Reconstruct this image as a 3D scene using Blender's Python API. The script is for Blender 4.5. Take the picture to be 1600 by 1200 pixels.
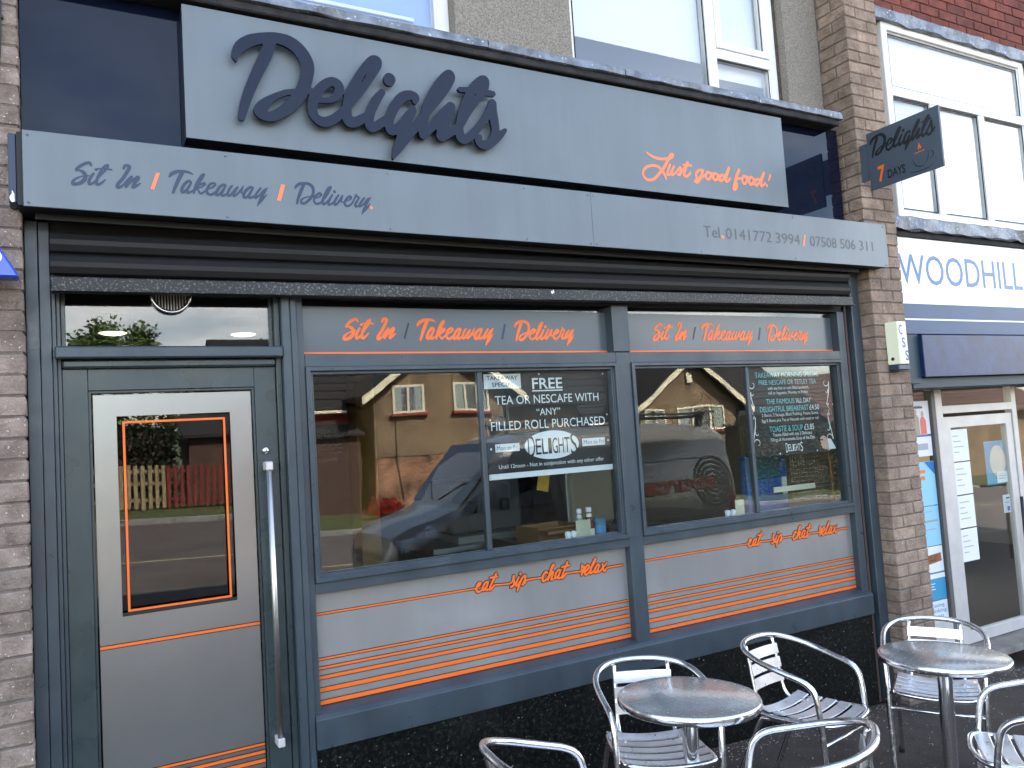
import bpy, bmesh, math, random
import numpy as np
from mathutils import Vector, Matrix

for _o in list(bpy.data.objects):
    bpy.data.objects.remove(_o)
SC = bpy.context.scene
COL = SC.collection
rnd = random.Random(7)
R = math.radians

# ------------------------------------------------------------------ camera
cam_d = bpy.data.cameras.new('camera')
cam = bpy.data.objects.new('camera', cam_d)
COL.objects.link(cam)
cam_d.sensor_fit = 'HORIZONTAL'
cam_d.sensor_width = 36.0
cam_d.lens = 36.0 * 1250 / 1600
cam_d.clip_start = 0.05
cam_d.clip_end = 6000
_r = Vector((0.8756587, -0.4786546, -0.0641220))
_u = Vector((0.0240552, -0.0893808, 0.9957070))
_f = Vector((0.4823310, 0.8734420, 0.0667529))
cam.matrix_world = Matrix(((_r.x, _u.x, -_f.x, 0.0), (_r.y, _u.y, -_f.y, -3.4), (_r.z, _u.z, -_f.z, 1.77), (0, 0, 0, 1)))
SC.camera = cam

# ------------------------------------------------------------------ sky, sun, exposure
SUN_AZ = R(28)      # measured from +y towards +x (the sun stands behind the shops)
SUN_EL = R(43)
world = bpy.data.worlds.new('World')
SC.world = world
world.use_nodes = True
wn, wl = world.node_tree.nodes, world.node_tree.links
for n in list(wn):
    wn.remove(n)
w_out = wn.new('ShaderNodeOutputWorld')
w_bg = wn.new('ShaderNodeBackground')
w_bg.inputs[1].default_value = 0.12
w_sky = wn.new('ShaderNodeTexSky')
w_sky.sky_type = 'NISHITA'
w_sky.sun_disc = False
w_sky.sun_elevation = SUN_EL
w_sky.sun_rotation = SUN_AZ
w_sky.air_density = 1.0
w_sky.dust_density = 0.8
w_sky.ozone_density = 1.0
w_tc = wn.new('ShaderNodeTexCoord')
w_map = wn.new('ShaderNodeMapping')
w_map.inputs['Scale'].default_value = (1.0, 1.0, 2.6)
w_map.inputs['Location'].default_value = (1.9, 0.7, 0.45)
w_noise = wn.new('ShaderNodeTexNoise')
w_noise.inputs['Scale'].default_value = 2.3
w_noise.inputs['Detail'].default_value = 5
w_noise.inputs['Roughness'].default_value = 0.58
w_ramp = wn.new('ShaderNodeValToRGB')
w_ramp.color_ramp.elements[0].position = 0.42
w_ramp.color_ramp.elements[1].position = 0.60
w_mul = wn.new('ShaderNodeMath'); w_mul.operation = 'MULTIPLY'; w_mul.inputs[1].default_value = 0.85
w_mix = wn.new('ShaderNodeMix'); w_mix.data_type = 'RGBA'
w_cl = wn.new('ShaderNodeRGB'); w_cl.outputs[0].default_value = (14.0, 13.2, 12.4, 1)
wl.new(w_tc.outputs['Generated'], w_map.inputs['Vector'])
wl.new(w_map.outputs['Vector'], w_noise.inputs['Vector'])
wl.new(w_noise.outputs['Fac'], w_ramp.inputs['Fac'])
# cumulus banks stand low, the sky opens overhead
w_sep = wn.new('ShaderNodeSeparateXYZ')
w_thin = wn.new('ShaderNodeMapRange'); w_thin.interpolation_type = 'SMOOTHSTEP'
w_thin.inputs['From Min'].default_value = 0.12; w_thin.inputs['From Max'].default_value = 0.44
w_thin.inputs['To Min'].default_value = 1.0; w_thin.inputs['To Max'].default_value = 0.12
w_m2 = wn.new('ShaderNodeMath'); w_m2.operation = 'MULTIPLY'
wl.new(w_tc.outputs['Generated'], w_sep.inputs[0])
wl.new(w_sep.outputs['Z'], w_thin.inputs['Value'])
wl.new(w_ramp.outputs['Color'], w_m2.inputs[0])
wl.new(w_thin.outputs['Result'], w_m2.inputs[1])
wl.new(w_m2.outputs[0], w_mul.inputs[0])
wl.new(w_mul.outputs[0], w_mix.inputs['Factor'])
wl.new(w_sky.outputs['Color'], w_mix.inputs['A'])
wl.new(w_cl.outputs[0], w_mix.inputs['B'])
wl.new(w_mix.outputs['Result'], w_bg.inputs['Color'])
wl.new(w_bg.outputs[0], w_out.inputs[0])

sun_d = bpy.data.lights.new('sun', 'SUN')
sun_d.energy = 4.8
sun_d.angle = R(0.53)
sun_d.color = (1.0, 0.93, 0.82)
sun = bpy.data.objects.new('sun', sun_d)
COL.objects.link(sun)
_sd = Vector((math.sin(SUN_AZ) * math.cos(SUN_EL), math.cos(SUN_AZ) * math.cos(SUN_EL), math.sin(SUN_EL)))
sun.rotation_euler = _sd.to_track_quat('Z', 'Y').to_euler()
sun.location = _sd * 40

SC.view_settings.view_transform = 'Standard'
SC.view_settings.look = 'None'
SC.view_settings.exposure = 2.6
SC.view_settings.gamma = 1.0
SC.view_settings.use_curve_mapping = False
SC.cycles.use_denoising = True
SC.cycles.max_bounces = 7
SC.cycles.diffuse_bounces = 3
SC.cycles.transparent_max_bounces = 14
SC.cycles.glossy_bounces = 4
SC.cycles.use_light_tree = False
SC.cycles.caustics_reflective = False
SC.cycles.caustics_refractive = False

# ------------------------------------------------------------------ materials
MATS = {}
def srgb(r, g, b):
    f = lambda c: (c / 255 / 12.92) if c / 255 <= 0.04045 else ((c / 255 + 0.055) / 1.055) ** 2.4
    return (f(r), f(g), f(b))

def mat(name, col, rough=0.5, metal=0.0, col2=None, vscale=6.0, vlo=0.35, vhi=0.65, bump=0.0, bscale=60.0, bdist=0.01,
        spec=0.5, coat=0.0, crough=0.05, speck=None, sscale=220, sth=0.73, rand=0.0, emit=None, estr=0.0, obj=False, rvar=0.0, stretch=None, stain=0.0, stscale=2.5, ststretch=(1, 1, 1)):
    m = bpy.data.materials.new(name)
    m.use_nodes = True
    N, L = m.node_tree.nodes, m.node_tree.links
    b = N['Principled BSDF']
    b.inputs['Roughness'].default_value = rough
    b.inputs['Metallic'].default_value = metal
    b.inputs['Specular IOR Level'].default_value = spec
    b.inputs['Coat Weight'].default_value = coat
    b.inputs['Coat Roughness'].default_value = crough
    b.inputs['Base Color'].default_value = (*col, 1)
    if emit:
        b.inputs['Emission Color'].default_value = (*emit, 1)
        b.inputs['Emission Strength'].default_value = estr
        m.cycles.emission_sampling = 'NONE' if estr < 2 else 'AUTO'
    need = col2 or bump or speck or rvar or stain
    if need:
        if obj:
            tc = N.new('ShaderNodeTexCoord'); vec = tc.outputs['Object']
        else:
            g = N.new('ShaderNodeNewGeometry'); vec = g.outputs['Position']
        if stretch:
            mp = N.new('ShaderNodeMapping'); mp.inputs['Scale'].default_value = stretch
            L.new(vec, mp.inputs['Vector']); vec = mp.outputs['Vector']
    cur = None
    if col2:
        n = N.new('ShaderNodeTexNoise'); n.inputs['Scale'].default_value = vscale
        n.inputs['Detail'].default_value = 4; n.inputs['Roughness'].default_value = 0.62
        L.new(vec, n.inputs['Vector'])
        r = N.new('ShaderNodeMapRange'); r.inputs['From Min'].default_value = vlo; r.inputs['From Max'].default_value = vhi
        L.new(n.outputs['Fac'], r.inputs['Value'])
        x = N.new('ShaderNodeMix'); x.data_type = 'RGBA'
        x.inputs['A'].default_value = (*col, 1); x.inputs['B'].default_value = (*col2, 1)
        L.new(r.outputs['Result'], x.inputs['Factor'])
        cur = x.outputs['Result']
    if speck:
        n = N.new('ShaderNodeTexNoise'); n.inputs['Scale'].default_value = sscale; n.inputs['Detail'].default_value = 2
        L.new(vec, n.inputs['Vector'])
        r = N.new('ShaderNodeMapRange'); r.inputs['From Min'].default_value = sth; r.inputs['From Max'].default_value = sth + 0.04
        L.new(n.outputs['Fac'], r.inputs['Value'])
        x = N.new('ShaderNodeMix'); x.data_type = 'RGBA'
        x.inputs['A'].default_value = (*col, 1); x.inputs['B'].default_value = (*speck, 1)
        if cur: L.new(cur, x.inputs['A'])
        L.new(r.outputs['Result'], x.inputs['Factor'])
        cur = x.outputs['Result']
    if rand:
        oi = N.new('ShaderNodeObjectInfo')
        r = N.new('ShaderNodeMapRange'); r.inputs['To Min'].default_value = 1 - rand; r.inputs['To Max'].default_value = 1 + rand
        L.new(oi.outputs['Random'], r.inputs['Value'])
        x = N.new('ShaderNodeMix'); x.data_type = 'RGBA'; x.blend_type = 'MULTIPLY'; x.inputs['Factor'].default_value = 1
        x.inputs['A'].default_value = (*col, 1)
        if cur: L.new(cur, x.inputs['A'])
        L.new(r.outputs['Result'], x.inputs['B'])
        cur = x.outputs['Result']
    if stain:
        mp2 = N.new('ShaderNodeMapping'); mp2.inputs['Scale'].default_value = ststretch
        L.new(vec, mp2.inputs['Vector'])
        n = N.new('ShaderNodeTexNoise'); n.inputs['Scale'].default_value = stscale; n.inputs['Detail'].default_value = 4; n.inputs['Roughness'].default_value = .65
        L.new(mp2.outputs['Vector'], n.inputs['Vector'])
        r = N.new('ShaderNodeMapRange'); r.inputs['From Min'].default_value = .36; r.inputs['From Max'].default_value = .64
        r.inputs['To Min'].default_value = 1 - stain; r.inputs['To Max'].default_value = 1 + stain * .45
        L.new(n.outputs['Fac'], r.inputs['Value'])
        x = N.new('ShaderNodeMix'); x.data_type = 'RGBA'; x.blend_type = 'MULTIPLY'; x.inputs['Factor'].default_value = 1
        x.inputs['A'].default_value = (*col, 1)
        if cur: L.new(cur, x.inputs['A'])
        L.new(r.outputs['Result'], x.inputs['B'])
        cur = x.outputs['Result']
    if cur:
        L.new(cur, b.inputs['Base Color'])
    if rvar:
        n = N.new('ShaderNodeTexNoise'); n.inputs['Scale'].default_value = vscale * 1.7; n.inputs['Detail'].default_value = 5
        L.new(vec, n.inputs['Vector'])
        r = N.new('ShaderNodeMapRange'); r.inputs['From Min'].default_value = .3; r.inputs['From Max'].default_value = .7
        r.inputs['To Min'].default_value = max(0, rough - rvar); r.inputs['To Max'].default_value = min(1, rough + rvar)
        L.new(n.outputs['Fac'], r.inputs['Value'])
        L.new(r.outputs['Result'], b.inputs['Roughness'])
    if bump:
        n = N.new('ShaderNodeTexNoise'); n.inputs['Scale'].default_value = bscale
        n.inputs['Detail'].default_value = 3; n.inputs['Roughness'].default_value = 0.6
        L.new(vec, n.inputs['Vector'])
        bp = N.new('ShaderNodeBump'); bp.inputs['Strength'].default_value = bump; bp.inputs['Distance'].default_value = bdist
        L.new(n.outputs['Fac'], bp.inputs['Height'])
        L.new(bp.outputs['Normal'], b.inputs['Normal'])
    MATS[name] = m
    return m

def glass_mat(name, base=0.05, tint=(0.93, 0.97, 0.95), wav=0.0, wscale=1.4):
    m = bpy.data.materials.new(name); m.use_nodes = True
    N, L = m.node_tree.nodes, m.node_tree.links
    for n in list(N): N.remove(n)
    o = N.new('ShaderNodeOutputMaterial'); mx = N.new('ShaderNodeMixShader')
    t = N.new('ShaderNodeBsdfTransparent'); t.inputs[0].default_value = (*tint, 1)
    g = N.new('ShaderNodeBsdfGlossy'); g.inputs['Roughness'].default_value = 0.0
    lw = N.new('ShaderNodeLayerWeight'); lw.inputs[0].default_value = 0.5
    p = N.new('ShaderNodeMath'); p.operation = 'POWER'; p.inputs[1].default_value = 4.0
    a = N.new('ShaderNodeMath'); a.operation = 'MULTIPLY_ADD'; a.inputs[1].default_value = 0.95; a.inputs[2].default_value = base
    a.use_clamp = True
    L.new(lw.outputs['Facing'], p.inputs[0]); L.new(p.outputs[0], a.inputs[0])
    L.new(a.outputs[0], mx.inputs[0]); L.new(t.outputs[0], mx.inputs[1]); L.new(g.outputs[0], mx.inputs[2])
    if wav:
        ge = N.new('ShaderNodeNewGeometry')
        n = N.new('ShaderNodeTexNoise'); n.inputs['Scale'].default_value = wscale; n.inputs['Detail'].default_value = 1
        L.new(ge.outputs['Position'], n.inputs['Vector'])
        bp = N.new('ShaderNodeBump'); bp.inputs['Strength'].default_value = 1.0; bp.inputs['Distance'].default_value = wav
        L.new(n.outputs['Fac'], bp.inputs['Height']); L.new(bp.outputs['Normal'], g.inputs['Normal'])
    L.new(mx.outputs[0], o.inputs[0])
    MATS[name] = m
    return m

M_ = MATS
mat('slate_paint', srgb(56, 67, 74), 0.36, col2=srgb(61, 71, 77), vscale=5, bump=0.05, bscale=30, bdist=0.004, rvar=.10, stain=.20, stscale=5, ststretch=(1, 1, .35), speck=srgb(112, 118, 120), sscale=75, sth=.755)
mat('door_paint', srgb(54, 66, 67), 0.32, col2=srgb(58, 69, 70), vscale=4, bump=0.06, bscale=20, bdist=0.004, rvar=.10, stain=.22, stscale=4, ststretch=(1, 1, .35), speck=srgb(104, 112, 112), sscale=70, sth=.76)
mat('fascia_grey', srgb(104, 112, 116), 0.42, metal=.12, col2=srgb(101, 109, 114), vscale=2.0, spec=.55, stain=.06, stscale=3, ststretch=(3, 1, .35), rvar=.05)
mat('navy_letter', srgb(18, 26, 44), 0.28, col2=srgb(21, 29, 47), vscale=14, spec=.26)
mat('sign_slate', srgb(72, 82, 92), .4, col2=srgb(68, 78, 88), vscale=6)
mat('navy_print', srgb(34, 48, 74), 0.4)
mat('grey_print', srgb(76, 80, 82), 0.5)
mat('black_print', srgb(26, 26, 28), 0.4)
mat('black_gloss', (0.004, 0.007, 0.020), 0.04, spec=.29)
mat('black_edge', (0.012, 0.013, 0.016), 0.35)
mat('orange', srgb(236, 108, 34), 0.42)
mat('orange_pale', srgb(240, 126, 74), 0.45)
mat('vinyl_grey', srgb(153, 152, 148), 0.27, metal=.35, col2=srgb(147, 147, 144), vscale=1.6, coat=.35, crough=.06, stain=.07, stscale=2.0, ststretch=(2.5, 1, .3))
mat('band_grey', srgb(76, 85, 90), 0.3, col2=srgb(74, 83, 89), vscale=2.0, coat=.2, crough=.1)
mat('door_vinyl', srgb(153, 153, 150), 0.28, metal=.75, col2=srgb(148, 149, 147), vscale=1.2, coat=.2, crough=.2, stain=.06, stscale=2)
mat('shutter', srgb(13, 13, 13), 0.6, col2=srgb(9, 9, 9), vscale=14, speck=srgb(66, 64, 60), sscale=150, sth=.74, bump=.2, bscale=50, bdist=.003)
mat('shutter_bar', srgb(46, 47, 47), 0.55, col2=srgb(34, 35, 36), vscale=12, speck=srgb(104, 100, 92), sscale=105, sth=.575, bump=.3, bscale=50, bdist=.003, stain=.35, stscale=3)
mat('tape', srgb(70, 78, 84), .3, col2=srgb(54, 62, 68), vscale=40)
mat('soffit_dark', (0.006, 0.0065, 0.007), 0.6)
mat('granite', (0.004, 0.0047, 0.0044), 0.2, col2=(0.022, 0.027, 0.023), vscale=46, vlo=.47, vhi=.72, speck=(.24, .27, .24), sscale=62, sth=.685, stain=.3, stscale=5, rvar=.1)
mat('brick_beige', srgb(160, 139, 121), 0.94, col2=srgb(126, 106, 91), vscale=13, speck=srgb(215, 205, 190), sscale=120, sth=.69, bump=1.0, bscale=70, bdist=.009, rand=.15, stain=.22, stscale=3)
mat('brick_dark', srgb(156, 139, 127), 0.94, col2=srgb(118, 102, 91), vscale=13, speck=srgb(220, 210, 198), sscale=110, sth=.68, bump=1.0, bscale=70, bdist=.009, rand=.15, stain=.25, stscale=3)
mat('mortar', srgb(118, 106, 97), 0.95, col2=srgb(96, 86, 78), vscale=30, bump=.5, bscale=120, bdist=.004)
mat('brick_red', srgb(124, 64, 52), 0.92, col2=srgb(98, 50, 44), vscale=14, bump=.7, bscale=70, bdist=.006, rand=.26, stain=.2, stscale=3)
mat('mortar_red', srgb(122, 88, 76), 0.95, col2=srgb(98, 70, 62), vscale=30)
mat('roughcast', srgb(168, 160, 148), 0.97, col2=srgb(118, 110, 100), vscale=130, bump=1.0, bscale=150, bdist=.012)
mat('lead', srgb(128, 134, 144), 0.5, metal=.25, col2=srgb(92, 96, 104), vscale=9, vlo=.42, vhi=.6, bump=.5, bscale=25, bdist=.01, speck=srgb(196, 198, 202), sscale=60, sth=.66)
mat('upvc', (0.84, 0.83, 0.81), 0.32, stain=.06, stscale=3)
mat('blind', (0.90, 0.88, 0.85), 0.8)
mat('gasket', (0.02, 0.02, 0.022), 0.6)
mat('stainless', (0.62, 0.60, 0.57), 0.38, metal=1.0, stretch=(300, 300, 4), col2=(0.5, 0.48, 0.46), vscale=1, obj=True)
mat('chrome', (0.75, 0.75, 0.74), 0.16, metal=1.0)
mat('aluminium', (0.84, 0.83, 0.82), 0.2, metal=1.0, obj=True, rvar=.10, vscale=22, bump=.04, bscale=160, bdist=.001)
mat('alu_slat', (0.90, 0.885, 0.865), 0.36, metal=0.8, obj=True, rvar=.12, vscale=16, stain=.10, stscale=9)
mat('foot_rubber', (0.03, 0.03, 0.03), 0.7)
mat('white_board', (0.82, 0.83, 0.82), 0.45)
mat('sign_white', (0.86, 0.87, 0.86), 0.4)
mat('sign_navy', srgb(26, 66, 106), 0.45, stain=.12, stscale=4)
mat('sign_blue_letter', srgb(62, 104, 158), 0.4)
mat('blue_metal', srgb(26, 56, 104), 0.42, col2=srgb(18, 42, 82), vscale=6, bump=.2, bscale=14, bdist=.006, stain=.35, stscale=4, speck=srgb(120, 134, 160), sscale=40, sth=.76)
mat('teal_dark', srgb(34, 56, 70), 0.5)
mat('anodised', srgb(206, 202, 198), 0.4, metal=.15, stain=.08, stscale=6)
mat('alarm_cream', srgb(226, 226, 196), 0.4)
mat('alarm_letter', srgb(96, 108, 176), 0.5)
mat('alarm_cap', srgb(46, 60, 82), 0.35)
mat('blue_sign', srgb(20, 70, 200), 0.25, coat=.3)
mat('white', (0.85, 0.85, 0.85), 0.5)
mat('poster_black', (0.008, 0.008, 0.009), 0.55)
mat('poster_teal', srgb(120, 205, 210), 0.5)
mat('paper', (0.80, 0.81, 0.83), 0.7)
mat('paper_cream', srgb(222, 214, 186), 0.7)
mat('skin_print', srgb(206, 164, 146), 0.6)
mat('tarmac', srgb(70, 60, 53), 0.92, col2=srgb(50, 44, 39), vscale=3, speck=srgb(150, 140, 126), sscale=190, sth=.66, bump=.6, bscale=130, bdist=.006, stain=.3, stscale=1.6)
mat('road_tarmac', srgb(96, 86, 80), 0.9, col2=srgb(76, 68, 64), vscale=1.2, bump=.3, bscale=90, bdist=.005)
mat('kerbstone', srgb(140, 136, 130), 0.85, col2=srgb(112, 108, 102), vscale=8, bump=.3, bscale=60)
mat('paving_sett', srgb(96, 86, 80), 0.9, col2=srgb(76, 68, 64), vscale=12, bump=.4, bscale=70, rand=.15)
mat('road_paint', srgb(212, 196, 150), 0.7, col2=srgb(150, 140, 112), vscale=8)
mat('grass', srgb(84, 88, 42), 0.95, col2=srgb(62, 68, 32), vscale=3, bump=.5, bscale=40, bdist=.03)
mat('earth', srgb(90, 96, 56), 0.95, col2=srgb(70, 76, 44), vscale=.3)
mat('litter_speck', srgb(196, 182, 160), 0.8)
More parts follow.
